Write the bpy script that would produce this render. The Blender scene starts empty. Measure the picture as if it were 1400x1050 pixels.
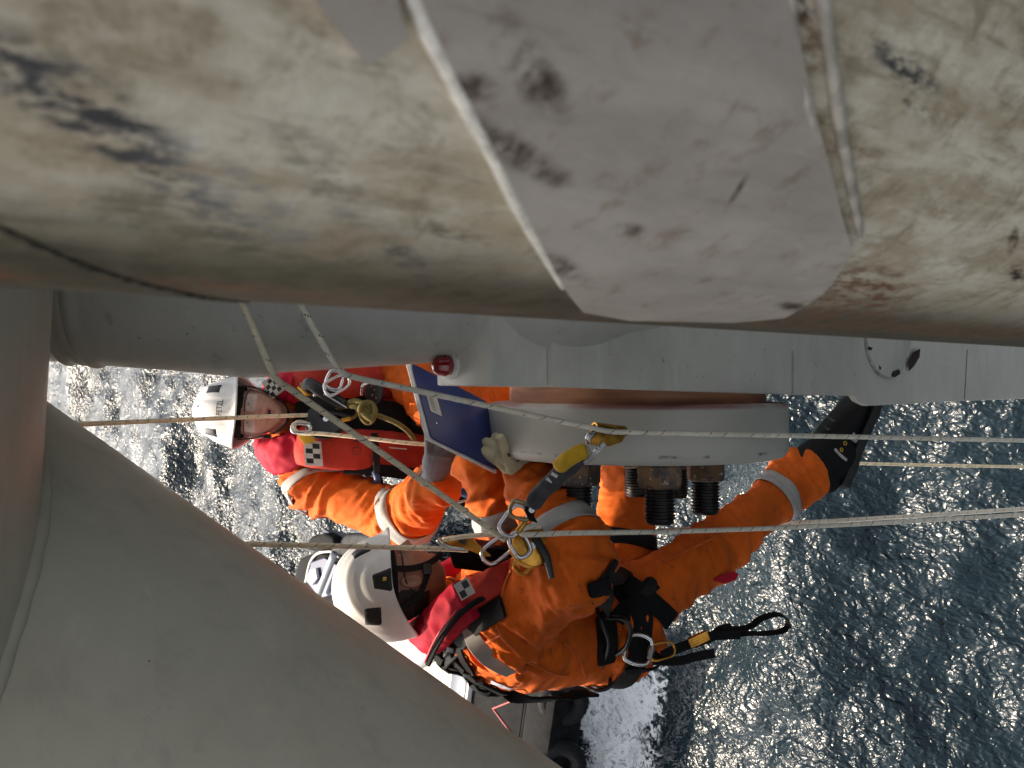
import bpy, bmesh, math, random
import numpy as np
from mathutils import Vector, Matrix
from mathutils.bvhtree import BVHTree

random.seed(7); rng = np.random.default_rng(7)
SC = bpy.context.scene
COL = SC.collection
# ------------------------------------------------------------------ camera
PITCH = math.radians(40.0)
CP, SP = math.cos(PITCH), math.sin(PITCH)
FPX, CXP, CYP = 1300.0, 700.0, 525.0          # focal length and centre in photograph pixels
FWD = Vector((0, CP, -SP)); RGT = Vector((0, -SP, -CP)); UPV = Vector((1, 0, 0))
CAMLOC = Vector((0, 0, 0))
cam_d = bpy.data.cameras.new("camera"); cam = bpy.data.objects.new("camera", cam_d); COL.objects.link(cam)
cam.matrix_world = Matrix(((RGT.x, UPV.x, -FWD.x, 0), (RGT.y, UPV.y, -FWD.y, 0), (RGT.z, UPV.z, -FWD.z, 0), (0, 0, 0, 1)))
cam_d.sensor_width = 36.0; cam_d.lens = 36.0 * FPX / 1400.0
cam_d.clip_start = 0.02; cam_d.clip_end = 20000
cam_d.dof.use_dof = True; cam_d.dof.focus_distance = 3.1; cam_d.dof.aperture_fstop = 9.0
SC.camera = cam
# ------------------------------------------------------------------ sky, sun, exposure
SUN_EL, SUN_AZ = math.radians(44), math.radians(-22)      # azimuth from +Y, negative towards -X
SUNV = Vector((math.sin(SUN_AZ) * math.cos(SUN_EL), math.cos(SUN_AZ) * math.cos(SUN_EL), math.sin(SUN_EL)))
world = bpy.data.worlds.new("World"); SC.world = world; world.use_nodes = True
wn = world.node_tree
bg = wn.nodes["Background"]; sky = wn.nodes.new("ShaderNodeTexSky"); sky.sky_type = 'NISHITA'
sky.sun_disc = False; sky.sun_elevation = SUN_EL; sky.sun_rotation = SUN_AZ
sky.air_density = 0.6; sky.dust_density = 4.0; sky.ozone_density = 0.0
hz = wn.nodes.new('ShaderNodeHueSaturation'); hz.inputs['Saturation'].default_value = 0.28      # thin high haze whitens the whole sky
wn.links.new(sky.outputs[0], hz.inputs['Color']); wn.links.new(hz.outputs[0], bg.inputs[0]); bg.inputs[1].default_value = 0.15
sl = bpy.data.lights.new("sun", 'SUN'); sl.energy = 3.7; sl.angle = math.radians(0.55); sl.color = (1.0, 0.83, 0.62)
so = bpy.data.objects.new("sun", sl); COL.objects.link(so); so.rotation_euler = SUNV.to_track_quat('Z', 'Y').to_euler()
SC.view_settings.view_transform = 'Standard'; SC.view_settings.look = 'None'
SC.view_settings.exposure = 1.10; SC.view_settings.gamma = 1.0; SC.view_settings.use_curve_mapping = False
SC.render.engine = 'CYCLES'
SC.cycles.use_denoising = True
SC.cycles.max_bounces = 6; SC.cycles.caustics_reflective = False; SC.cycles.caustics_refractive = False
SC.cycles.sample_clamp_indirect = 4.0

# ------------------------------------------------------------------ coordinates
def cs(a, b, d):            # camera-aligned metres: a to the picture's right, b up, d away
    return CAMLOC + RGT * a + UPV * b + FWD * d
def P(x, y, d):             # the point seen at photograph pixel (x, y), d metres away along the view axis
    return cs((x - CXP) * d / FPX, (CYP - y) * d / FPX, d)
def ray(x, y):
    return (FWD + RGT * ((x - CXP) / FPX) + UPV * ((CYP - y) / FPX)).normalized()
def PZ(x, y, z):            # the point seen at a pixel at world height z
    r = ray(x, y); return CAMLOC + r * ((z - CAMLOC.z) / r.z)

# ------------------------------------------------------------------ materials
class NT:
    def __init__(s, name):
        s.m = bpy.data.materials.new(name); s.m.use_nodes = True; s.t = s.m.node_tree
        s.b = s.t.nodes["Principled BSDF"]
    def set(s, sock, v):
        if isinstance(v, bpy.types.NodeSocket): s.t.links.new(v, sock)
        else:
            if isinstance(v, tuple) and len(v) == 3 and sock.type == 'RGBA': v = v + (1,)
            sock.default_value = v
    def P(s, **kw):
        N = {'base': 'Base Color', 'rough': 'Roughness', 'metal': 'Metallic', 'normal': 'Normal', 'ior': 'IOR', 'sheen': 'Sheen Weight',
             'coat': 'Coat Weight', 'trans': 'Transmission Weight', 'sss': 'Subsurface Weight', 'spec': 'Specular IOR Level', 'alpha': 'Alpha',
             'emit': 'Emission Color', 'emits': 'Emission Strength'}
        for k, v in kw.items(): s.set(s.b.inputs[N[k]], v)
        return s
    def n(s, ty, **kw):
        x = s.t.nodes.new(ty)
        for k, v in kw.items():
            if k in x.inputs: s.set(x.inputs[k], v)
            elif hasattr(x, k): setattr(x, k, v)
        return x
    def coord(s, kind='Object'): return s.n('ShaderNodeTexCoord').outputs[kind]
    def mapv(s, vec, scale=(1, 1, 1), loc=(0, 0, 0), rot=(0, 0, 0)):
        x = s.n('ShaderNodeMapping'); s.set(x.inputs['Vector'], vec); x.inputs['Scale'].default_value = scale
        x.inputs['Location'].default_value = loc; x.inputs['Rotation'].default_value = rot; return x.outputs[0]
    def noise(s, vec, scale, detail=4, rough=0.55, dist=0.0):
        x = s.n('ShaderNodeTexNoise'); s.set(x.inputs['Vector'], vec); x.inputs['Scale'].default_value = scale
        x.inputs['Detail'].default_value = detail; x.inputs['Roughness'].default_value = rough; x.inputs['Distortion'].default_value = dist
        return x.outputs['Fac']
    def ramp(s, f, a, b, lo=0.0, hi=1.0):
        x = s.n('ShaderNodeMapRange'); s.set(x.inputs['Value'], f); x.inputs['From Min'].default_value = a; x.inputs['From Max'].default_value = b
        x.inputs['To Min'].default_value = lo; x.inputs['To Max'].default_value = hi; x.interpolation_type = 'SMOOTHSTEP'; return x.outputs[0]
    def mix(s, f, a, b):
        x = s.n('ShaderNodeMix'); x.data_type = 'RGBA'; s.set(x.inputs[0], f); s.set(x.inputs[6], a); s.set(x.inputs[7], b); return x.outputs[2]
    def math(s, op, a, b=0.0, c=0.0):
        x = s.n('ShaderNodeMath'); x.operation = op; s.set(x.inputs[0], a); s.set(x.inputs[1], b); s.set(x.inputs[2], c); return x.outputs[0]
    def bump(s, h, strength=0.3, dist=0.01, normal=None):
        x = s.n('ShaderNodeBump'); s.set(x.inputs['Height'], h); x.inputs['Strength'].default_value = strength; x.inputs['Distance'].default_value = dist
        if normal is not None: s.set(x.inputs['Normal'], normal)
        return x.outputs[0]
    def spot(s, uv, cx, cy, rx, ry, rot=0.0, soft=0.5):      # soft-edged stain at a place of the surface
        v = s.mapv(uv, loc=(-cx, -cy, 0)); v = s.mapv(v, rot=(0, 0, rot)); v = s.mapv(v, scale=(1 / rx, 1 / ry, 0))
        l = s.n('ShaderNodeVectorMath'); l.operation = 'LENGTH'; s.set(l.inputs[0], v)
        return s.ramp(l.outputs['Value'], 1.0, 1.0 - soft)

def simple(name, base, rough=0.5, metal=0.0, var=0.12, scale=20.0, bump=0.0, bscale=120.0, **kw):
    t = NT(name); co = t.coord()
    n = t.noise(co, scale, 5)
    lo = tuple(max(0, c * (1 - var * 1.6)) for c in base); hi = tuple(min(1, c * (1 + var)) for c in base)
    t.P(base=t.mix(t.ramp(n, .3, .7), lo, hi), rough=rough, metal=metal, **kw)
    if bump: t.P(normal=t.bump(t.noise(co, bscale, 4), bump, 0.004))
    return t.m

# ------------------------------------------------------------------ mesh helpers
def link(o, parent=None):
    COL.objects.link(o)
    if parent is not None: o.parent = parent
    return o
def mobj(name, verts, faces, mat=None, parent=None, smooth=True, uv=None, auto=None):
    me = bpy.data.meshes.new(name)
    me.from_pydata([tuple(v) for v in verts], [], [tuple(f) for f in faces]); me.update()
    if smooth: me.polygons.foreach_set('use_smooth', [True] * len(me.polygons))
    if uv is not None:
        l = me.uv_layers.new(name='UVMap'); idx = np.zeros(len(me.loops), dtype=np.int32); me.loops.foreach_get('vertex_index', idx)
        l.data.foreach_set('uv', np.asarray(uv, dtype=np.float32)[idx].ravel())
    if mat is not None: me.materials.append(mat)
    o = bpy.data.objects.new(name, me); link(o, parent)
    if auto is not None: auto_smooth(o, auto)
    return o
def auto_smooth(o, deg=35):
    me = o.data; me.polygons.foreach_set('use_smooth', [True] * len(me.polygons))
    bm = bmesh.new(); bm.from_mesh(me); a = math.radians(deg)
    for e in bm.edges:
        if len(e.link_faces) == 2 and e.calc_face_angle(0) > a: e.smooth = False
    bm.to_mesh(me); bm.free()
def bm_obj(name, bm, mat, parent=None, auto=35):
    me = bpy.data.meshes.new(name); bm.normal_update(); bm.to_mesh(me); bm.free(); me.materials.append(mat)
    o = bpy.data.objects.new(name, me); link(o, parent); auto_smooth(o, auto); return o
def empty(name, loc, label, cat, group=None):
    o = bpy.data.objects.new(name, None); COL.objects.link(o); o.location = loc; o.empty_display_size = 0.05
    bpy.context.view_layer.update(); tag(o, label, cat, group); return o
def tag(o, label=None, cat=None, group=None, kind=None):
    if label: o['label'] = label
    if cat: o['category'] = cat
    if group: o['group'] = group
    if kind: o['kind'] = kind
    return o
def adopt(root, *objs):      # parent keeping the world-space mesh where it is
    for o in objs:
        o.parent = root; o.matrix_parent_inverse = root.matrix_world.inverted()
def catmull(pts, n=8, closed=False):
    pts = [Vector(p) for p in pts]; out = []; N = len(pts)
    if N < 3 and not closed:
        return [pts[0].lerp(pts[-1], i / n) for i in range(n + 1)]
    segs = N if closed else N - 1
    for i in range(segs):
        g = (lambda k: pts[k % N]) if closed else (lambda k: pts[min(max(k, 0), N - 1)])
        p0, p1, p2, p3 = g(i - 1), g(i), g(i + 1), g(i + 2)
        for j in range(n):
            t = j / n
            out.append(0.5 * ((2 * p1) + (p2 - p0) * t + (2 * p0 - 5 * p1 + 4 * p2 - p3) * t * t + (3 * p1 - p0 - 3 * p2 + p3) * t ** 3))
    if not closed: out.append(pts[-1])
    return out
def frames(pts, closed=False, up=None):
    N = len(pts); T = []
    for i in range(N):
        a = pts[i - 1] if (i > 0 or closed) else pts[i]; b = pts[(i + 1) % N] if (i < N - 1 or closed) else pts[i]
        t = (b - a); T.append(t.normalized() if t.length > 1e-9 else Vector((0, 0, 1)))
    U = []
    if up is None:
        u = T[0].orthogonal().normalized()
        for i in range(N):
            u = (u - T[i] * u.dot(T[i]))
            u = u.normalized() if u.length > 1e-6 else T[i].orthogonal().normalized(); U.append(u)
    else:
        for i in range(N):
            w = up[i] if isinstance(up, (list, tuple)) else up
            u = w - T[i] * w.dot(T[i]); U.append(u.normalized() if u.length > 1e-6 else T[i].orthogonal().normalized())
    return T, U
def sweep_data(pts, prof, closed=False, up=None, scale=None):
    """prof: list of (u,v) offsets, u along the frame's up, v along tangent x up"""
    T, U = frames(pts, closed, up); V = []; UV = []; F = []; k = len(prof); s = 0.0
    for i, p in enumerate(pts):
        if i: s += (p - pts[i - 1]).length
        B = T[i].cross(U[i]); sc = 1.0 if scale is None else (scale[i] if not callable(scale) else scale(i / max(1, len(pts) - 1)))
        for j, (a, b) in enumerate(prof):
            V.append(p + U[i] * (a * sc) + B * (b * sc)); UV.append((s, j / k))
    n = len(pts)
    for i in range(n if closed else n - 1):
        for j in range(k):
            a, b = i * k + j, i * k + (j + 1) % k; c, d = ((i + 1) % n) * k + (j + 1) % k, ((i + 1) % n) * k + j
            F.append((a, b, c, d))
    if not closed:
        F.append(tuple(range(k))[::-1]); F.append(tuple((n - 1) * k + j for j in range(k)))
    return V, F, UV
def circ(r, k=10, rb=None, rot=0):
    rb = r if rb is None else rb
    return [(r * math.cos(2 * math.pi * j / k + rot), rb * math.sin(2 * math.pi * j / k + rot)) for j in range(k)]
def rrect(a, b, c=0.25):     # half sizes a (normal) x b (width), chamfered
    e = min(a, b) * c * 2
    return [(a, -b + e), (a, b - e), (a - e, b), (-a + e, b), (-a, b - e), (-a, -b + e), (-a + e, -b), (a - e, -b)]
def tube(name, pts, r, mat, parent=None, closed=False, n=8, k=10, scale=None, smoothpts=True, rb=None):
    q = catmull(pts, n, closed) if smoothpts else [Vector(p) for p in pts]
    V, F, UV = sweep_data(q, circ(r, k, rb), closed, scale=scale)
    return mobj(name, V, F, mat, parent, True, UV)
def strap(name, pts, up, width, thick, mat, parent=None, closed=False, n=6, smoothpts=True):
    if smoothpts:
        q = catmull(pts, n, closed)
        if isinstance(up, (list, tuple)):
            u2 = catmull(up, n, closed); up = [x.normalized() for x in u2]
    else: q = [Vector(p) for p in pts]
    V, F, UV = sweep_data(q, rrect(thick / 2, width / 2, .3), closed, up=up)
    o = mobj(name, V, F, mat, parent, True, UV); auto_smooth(o, 40); return o
def lathe_data(prof, org, axis, k=48, xref=None):
    """prof: list of (along, radius)"""
    axis = axis.normalized(); x = (xref or axis.orthogonal()); x = (x - axis * x.dot(axis)).normalized(); y = axis.cross(x)
    V = []; F = []; UV = []; n = len(prof)
    for i, (h, r) in enumerate(prof):
        for j in range(k):
            a = 2 * math.pi * j / k; V.append(org + axis * h + (x * math.cos(a) + y * math.sin(a)) * r); UV.append((h, a * 0.5))
    for i in range(n - 1):
        for j in range(k):
            F.append((i * k + j, i * k + (j + 1) % k, (i + 1) * k + (j + 1) % k, (i + 1) * k + j))
    return V, F, UV
def lathe(name, prof, org, axis, mat, parent=None, k=48, caps=True, auto=40, xref=None):
    V, F, UV = lathe_data(prof, org, axis, k, xref)
    if caps: F.append(tuple(range(k))[::-1]); F.append(tuple((len(prof) - 1) * k + j for j in range(k)))
    o = mobj(name, V, F, mat, parent, True, UV); auto_smooth(o, auto); return o
def bevel_solid(name, verts, faces, mat, parent=None, bev=0.004, seg=2, auto=35):
    bm = bmesh.new(); vs = [bm.verts.new(v) for v in verts]
    for f in faces: bm.faces.new([vs[i] for i in f])
    bmesh.ops.recalc_face_normals(bm, faces=bm.faces)
    if bev: bmesh.ops.bevel(bm, geom=list(bm.edges), offset=bev, segments=seg, affect='EDGES', profile=0.6)
    return bm_obj(name, bm, mat, parent, auto)
def prism(name, outline, vec, mat, parent=None, bev=0.004, seg=2, auto=35):
    """closed outline of points extruded along vec"""
    n = len(outline); V = [Vector(p) for p in outline] + [Vector(p) + vec for p in outline]
    F = [tuple(range(n))[::-1], tuple(range(n, 2 * n))] + [(i, (i + 1) % n, n + (i + 1) % n, n + i) for i in range(n)]
    return bevel_solid(name, V, F, mat, parent, bev, seg, auto)
def box(name, c, x, y, z, sx, sy, sz, mat, parent=None, bev=0.004):
    V = [c + x * (i * sx / 2) + y * (j * sy / 2) + z * (k * sz / 2) for i in (-1, 1) for j in (-1, 1) for k in (-1, 1)]
    F = [(0, 1, 3, 2), (4, 6, 7, 5), (0, 4, 5, 1), (2, 3, 7, 6), (0, 2, 6, 4), (1, 5, 7, 3)]
    return bevel_solid(name, V, F, mat, parent, bev)
def joinm(name, objs, parent=None):
    """several meshes of one piece of gear into one part"""
    bm = bmesh.new(); mats = []; me0 = bpy.data.meshes.new(name)
    for o in objs:
        base = len(bm.faces); bm.from_mesh(o.data); bm.faces.ensure_lookup_table()
        idx = []
        for m in o.data.materials:
            if m not in mats: mats.append(m)
            idx.append(mats.index(m))
        for f in bm.faces[base:]: f.material_index = idx[f.material_index] if idx else 0
    bm.to_mesh(me0); bm.free()
    for m in mats: me0.materials.append(m)
    for o in objs: me = o.data; bpy.data.objects.remove(o); bpy.data.meshes.remove(me)
    return link(bpy.data.objects.new(name, me0), parent)

# vectorised gradient noise
_perm = rng.permutation(256); _perm = np.concatenate([_perm, _perm, _perm])
_grad = rng.normal(size=(256, 3)); _grad /= np.linalg.norm(_grad, axis=1)[:, None]
def pnoise(p):
    p = np.asarray(p, dtype=np.float64); i = np.floor(p).astype(np.int64); f = p - i; i &= 255
    u = f * f * f * (f * (f * 6 - 15) + 10); out = 0
    for dx in (0, 1):
        for dy in (0, 1):
            for dz in (0, 1):
                h = _perm[_perm[_perm[(i[:, 0] + dx)] + i[:, 1] + dy] + i[:, 2] + dz] & 255
                g = _grad[h]; d = (g * (f - np.array([dx, dy, dz]))).sum(1)
                w = (u[:, 0] if dx else 1 - u[:, 0]) * (u[:, 1] if dy else 1 - u[:, 1]) * (u[:, 2] if dz else 1 - u[:, 2])
                out = out + d * w
    return out
def displace_mesh(o, fn):
    me = o.data; n = len(me.vertices); co = np.empty(n * 3, dtype=np.float64); me.vertices.foreach_get('co', co); co = co.reshape(-1, 3)
    no = np.empty(n * 3, dtype=np.float64); me.vertices.foreach_get('normal', no); no = no.reshape(-1, 3)
    co = co + no * fn(co)[:, None]; me.vertices.foreach_set('co', co.ravel()); me.update()
# ================================================================== SEA
SEA_Z = -14.0
def build_sea():
    t = NT('sea_water'); co = t.coord()
    n1 = t.noise(t.mapv(co, (1.25, 1.0, 1), rot=(0, 0, .3)), 1.9, 2, .5, .7)
    n2 = t.noise(t.mapv(co, (1.6, 1.0, 1), rot=(0, 0, -.35)), 6.8, 1.0, .55, .8)
    n3 = t.noise(t.mapv(co, (.9, .5, 1), rot=(0, 0, .4)), .55, 3)
    b1 = t.bump(n1, 1.0, 0.18); t.set(b1.node.inputs['Strength'], t.ramp(n3, .3, .7, .55, 1.0)); b2 = t.bump(n2, 1.0, 0.072, b1); t.set(b2.node.inputs['Strength'], t.ramp(n3, .3, .65, .55, 1.0))
    # wash thrown up under the vessel's bow
    f = PZ(850, 1000, SEA_Z); v = t.mapv(co, loc=(-f.x, -f.y, 0)); v = t.mapv(v, rot=(0, 0, 0.12)); v = t.mapv(v, scale=(1 / 3.6, 1 / .85, 0))
    wob = t.n('ShaderNodeTexNoise'); t.set(wob.inputs['Vector'], co); wob.inputs['Scale'].default_value = 1.3; wob.inputs['Detail'].default_value = 5
    va = t.n('ShaderNodeVectorMath'); va.operation = 'MULTIPLY_ADD'; t.set(va.inputs[0], wob.outputs['Color']); va.inputs[1].default_value = (1.1, 1.1, 0); t.set(va.inputs[2], v)
    vs = t.n('ShaderNodeVectorMath'); vs.operation = 'SUBTRACT'; t.set(vs.inputs[0], va.outputs[0]); vs.inputs[1].default_value = (.55, .55, 0)
    l = t.n('ShaderNodeVectorMath'); l.operation = 'LENGTH'; t.set(l.inputs[0], vs.outputs[0])
    zone = t.ramp(l.outputs['Value'], 1.35, .45)
    veins = t.noise(co, 7.5, 8, .72, 1.2)
    web = t.ramp(t.math('ABSOLUTE', t.math('SUBTRACT', t.noise(co, 2.4, 6, .6, .8), .5)), .07, .0)
    foam = t.math('MULTIPLY', t.ramp(t.math('ADD', t.math('MULTIPLY', zone, .42), t.math('ADD', t.math('MULTIPLY', veins, 1.1), t.math('MULTIPLY', web, .25))), .74, 1.0), t.ramp(zone, .02, .3))
    deep = t.mix(t.noise(co, .35, 3), (.004, .011, .016), (.009, .019, .026))
    t.P(base=t.mix(foam, deep, (.82, .85, .86)), rough=t.ramp(foam, 0, 1, .21, .7), ior=1.333, normal=b2)
    # wave sheet: fine near, coarse towards the horizon
    NX, NY = 620, 860
    v = np.linspace(0, 1, NY); y = -3 + 46 * v + 60 * v ** 3; u = np.linspace(-1, 1, NX)
    half = 9 + .62 * np.maximum(y, 0)
    X = u[None, :] * half[:, None]; Y = np.repeat(y[:, None], NX, 1)
    Z = np.zeros_like(X); r2 = np.random.default_rng(3)
    for k in range(64):
        lam = .45 * (14 / .45) ** r2.random(); ang = math.radians(78) + r2.normal() * .62 * (1.35 if lam < 2 else .8)
        kk = 2 * math.pi / lam; ph = r2.random() * 6.28; amp = .0082 * lam ** 1.0
        q = kk * (math.cos(ang) * X + math.sin(ang) * Y) + ph
        Z += amp * (np.sin(q) + .25 * np.sin(2 * q + 1.3))
    V = np.stack([X, Y, SEA_Z + Z], -1).reshape(-1, 3)
    i = np.arange(NY - 1)[:, None] * NX + np.arange(NX - 1)[None, :]
    F = np.stack([i, i + 1, i + NX + 1, i + NX], -1).reshape(-1, 4)
    me = bpy.data.meshes.new('sea'); me.vertices.add(len(V)); me.vertices.foreach_set('co', V.astype(np.float32).ravel())
    me.loops.add(F.size); me.loops.foreach_set('vertex_index', F.astype(np.int32).ravel())
    me.polygons.add(len(F)); me.polygons.foreach_set('loop_start', np.arange(0, F.size, 4, dtype=np.int32)); me.polygons.foreach_set('use_smooth', np.ones(len(F), bool))
    me.update(); me.materials.append(t.m)
    o = link(bpy.data.objects.new('sea', me)); tag(o, 'dark blue sea glittering in the low sun below the technicians', 'sea', kind='structure')
    S = 6000; far = mobj('sea', [(-S, -S, SEA_Z - .55), (S, -S, SEA_Z - .55), (S, S, SEA_Z - .55), (-S, S, SEA_Z - .55)], [(0, 1, 2, 3)], t.m)
    tag(far, 'open sea running out to the horizon', 'sea', kind='structure')
build_sea()

# ================================================================== NEAR LEG (out-of-focus vertical tube along the top of the picture)
LEG_R = .42; _ang = math.radians(5.25) + math.asin(LEG_R / .78)
LEG_C = Vector((math.sin(_ang) * .78, math.cos(_ang) * .78, 0))
LEG_A0 = math.atan2(-LEG_C.y, -LEG_C.x)          # the angle that faces the camera
def leg_hit(x, y):                              # (arc metres from the camera-facing line, height) where the view ray meets the leg
    r = ray(x, y); a = r.x ** 2 + r.y ** 2; b = -2 * (r.x * LEG_C.x + r.y * LEG_C.y); c = LEG_C.x ** 2 + LEG_C.y ** 2 - LEG_R ** 2
    disc = max(b * b - 4 * a * c, 0); tt = (-b - math.sqrt(disc)) / (2 * a); p = r * tt
    an = math.atan2(p.y - LEG_C.y, p.x - LEG_C.x) - LEG_A0; an = (an + math.pi) % (2 * math.pi) - math.pi
    return an * LEG_R, p.z
def leg_pt(s, z, off=0.0):
    a = LEG_A0 + s / LEG_R; return LEG_C + Vector((math.cos(a), math.sin(a), 0)) * (LEG_R + off) + Vector((0, 0, z))
def build_leg():
    t = NT('weathered_leg_paint'); uv = t.coord('UV')
    st = t.mapv(uv, (9, 2.4, 1), rot=(0, 0, .25))
    n1 = t.noise(st, 3.0, 8, .68, .5); n2 = t.noise(uv, 38, 6, .7); n3 = t.noise(t.mapv(uv, (30, 5, 1), rot=(0, 0, .3)), 2.0, 7, .7, .3)
    base = t.mix(t.ramp(n1, .36, .66), (.46, .375, .255), (.72, .645, .505))
    base = t.mix(t.math('MULTIPLY', t.ramp(n3, .52, .70), .6), base, (.20, .165, .095))
    base = t.mix(t.math('MULTIPLY', t.ramp(n2, .58, .8), .35), base, (.20, .17, .12))
    n4 = t.noise(uv, 22, 10, .78, .4); n5 = t.noise(t.mapv(uv, (1, .35, 1), rot=(0, 0, .3)), 140, 4, .7)
    base = t.mix(t.math('MULTIPLY', t.ramp(n4, .48, .66), .65), base, (.25, .185, .105)); base = t.mix(t.math('MULTIPLY', t.ramp(n4, .46, .32), .45), base, (.78, .74, .65)); base = t.mix(t.math('MULTIPLY', t.ramp(n5, .60, .72), .45), base, (.14, .11, .08))
    # algae and rust growing along the far side of the leg
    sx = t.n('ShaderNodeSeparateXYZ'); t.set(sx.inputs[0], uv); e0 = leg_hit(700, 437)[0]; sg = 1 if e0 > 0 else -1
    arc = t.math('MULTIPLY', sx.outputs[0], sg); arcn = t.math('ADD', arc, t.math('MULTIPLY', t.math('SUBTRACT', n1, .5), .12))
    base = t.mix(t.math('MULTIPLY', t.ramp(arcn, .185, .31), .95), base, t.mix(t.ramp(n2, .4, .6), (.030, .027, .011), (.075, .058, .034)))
    s0, z0 = leg_hit(90, 175); s1, z1 = leg_hit(190, 200)
    brk = t.ramp(t.noise(t.mapv(uv, (60, 20, 1)), 1.5, 6, .75), .42, .6)
    for (px, py, rx, ry, rot, col, st_) in ((55, 110, .020, .05, .5, (.05, .05, .055), 1.0), (135, 165, .024, .075, .55, (.06, .058, .06), 1.0), (175, 195, .016, .05, .6, (.05, .048, .05), 1.0),
                                     (1240, 95, .010, .075, .12, (.06, .055, .055), 1.0), (1250, 140, .006, .05, .2, (.05, .045, .045), 1.0),
                                     (330, 275, .03, .09, .6, (.22, .22, .22), .6), (300, 310, .02, .10, .7, (.10, .10, .10), .8), (560, 360, .012, .07, .7, (.08, .07, .06), .9), (620, 320, .01, .03, .3, (.10, .07, .04), .9), (450, 250, .02, .08, .7, (.20, .18, .15), .7), (1095, 12, .012, .02, 0, (.035, .018, .012), 1.4), (700, 72, .012, .05, .5, (.13, .07, .03), 1.0),
                                     (1390, 375, .010, .05, .3, (.05, .03, .025), 1.0), (1385, 330, .008, .04, .5, (.12, .08, .05), 1.0), (650, 105, .012, .03, 0, (.05, .03, .025), 1.2),
                                     (1180, 405, .06, .16, .3, (.17, .075, .035), 1.0), (1120, 440, .05, .3, 0, (.16, .07, .03), 1.0), (1330, 455, .05, .3, 0, (.17, .08, .035), 1.0), (1090, 60, .02, .09, .1, (.22, .13, .07), .9), (1120, 180, .015, .12, .1, (.25, .16, .09), .8), (15, 375, .03, .3, 0, (.16, .065, .03), 1.0), (40, 350, .035, .12, .5, (.06, .05, .03), 1.0), (150, 390, .03, .14, .6, (.05, .045, .025), 1.0), (260, 330, .03, .10, .6, (.16, .14, .09), .9), (480, 395, .03, .16, .5, (.10, .09, .05), .9)):
        s, z = leg_hit(px, py); m = t.spot(uv, s, z, rx, ry, rot, .6)
        base = t.mix(t.math('MULTIPLY', t.math('MULTIPLY', m, brk), st_), base, col)
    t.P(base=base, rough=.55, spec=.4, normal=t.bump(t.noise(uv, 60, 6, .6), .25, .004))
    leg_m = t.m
    root = empty('platform_leg', LEG_C + Vector((0, 0, -2.0)), 'huge weathered off-white steel tube, out of focus, nearest the viewer along the top', 'steel leg')
    K = 160; zs = np.linspace(-2.4, 1.6, 60); V = []; UV = []; F = []
    for z in zs:
        flare = 0.0
        for j in range(K + 1):
            s = (j / K - .5) * 2 * math.pi * LEG_R; V.append(leg_pt(s, z, flare)); UV.append((s, z))
    for i in range(len(zs) - 1):
        for j in range(K): F.append((i * (K + 1) + j, i * (K + 1) + j + 1, (i + 1) * (K + 1) + j + 1, (i + 1) * (K + 1) + j))
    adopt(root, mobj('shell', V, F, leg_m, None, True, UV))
    # doubler plates welded onto the leg
    pt = NT('doubler_plate_paint'); uv2 = pt.coord('UV')
    q1 = pt.noise(pt.mapv(uv2, (5, 2, 1)), 3, 7, .65, .4); q2 = pt.noise(uv2, 30, 6, .7)
    pb = pt.mix(pt.ramp(q1, .35, .68), (.385, .33, .28), (.50, .435, .37)); pb = pt.mix(pt.math('MULTIPLY', pt.ramp(q2, .52, .70), .6), pb, (.25, .165, .10)); q3 = pt.noise(pt.mapv(uv2, (40, 4, 1), rot=(0, 0, .2)), 2, 8, .75); pb = pt.mix(pt.math('MULTIPLY', pt.ramp(q3, .52, .7), .4), pb, (.26, .20, .15)); pb = pt.mix(pt.math('MULTIPLY', pt.ramp(q3, .45, .3), .35), pb, (.70, .64, .55))
    for (px, py, rx, ry, rot) in ((715, 80, .014, .06, .5), (640, 105, .01, .02, 0), (690, 190, .012, .08, .3), (760, 350, .014, .05, .4), (1085, 410, .012, .05, .2), (850, 300, .01, .02, 0), (1000, 250, .004, .03, 1.2), (1095, 15, .01, .012, 0)):
        s, z = leg_hit(px, py); pb = pt.mix(pt.math('MULTIPLY', pt.spot(uv2, s, z, rx, ry, rot, .7), pt.ramp(q2, .35, .6)), pb, (.07, .04, .025))
    pt.P(base=pb, rough=.5, normal=pt.bump(q2, .2, .003))
    bead_m = simple('weld_bead_paint', (.78, .73, .63), .5, 0, .15, 60, .4, 300)
    bead2_m = simple('weld_bead_dirty', (.52, .46, .38), .55, 0, .2, 60, .4, 300)
    def plate(px_outline, thick):
        o2 = [leg_hit(*p) for p in px_outline]
        bm = bmesh.new(); f = bm.faces.new([bm.verts.new((s, z, 0)) for s, z in o2])
        ss = [s for s, z in o2]
        k = math.floor(min(ss) / .012)
        while k * .012 < max(ss):
            bmesh.ops.bisect_plane(bm, geom=list(bm.verts) + list(bm.edges) + list(bm.faces), plane_co=(k * .012, 0, 0), plane_no=(1, 0, 0)); k += 1
        r = bmesh.ops.extrude_face_region(bm, geom=list(bm.faces)); top = {v for v in r['geom'] if isinstance(v, bmesh.types.BMVert)}
        uvl = bm.loops.layers.uv.new('UVMap')
        for fa in bm.faces:
            for lp in fa.loops: lp[uvl].uv = (lp.vert.co.x, lp.vert.co.y)
        for v in bm.verts: v.co = leg_pt(v.co.x, v.co.y, thick if v in top else -.004)
        bmesh.ops.recalc_face_normals(bm, faces=bm.faces)
        o = bm_obj('doubler_plate', bm, pt.m); adopt(root, o); return o
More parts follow.
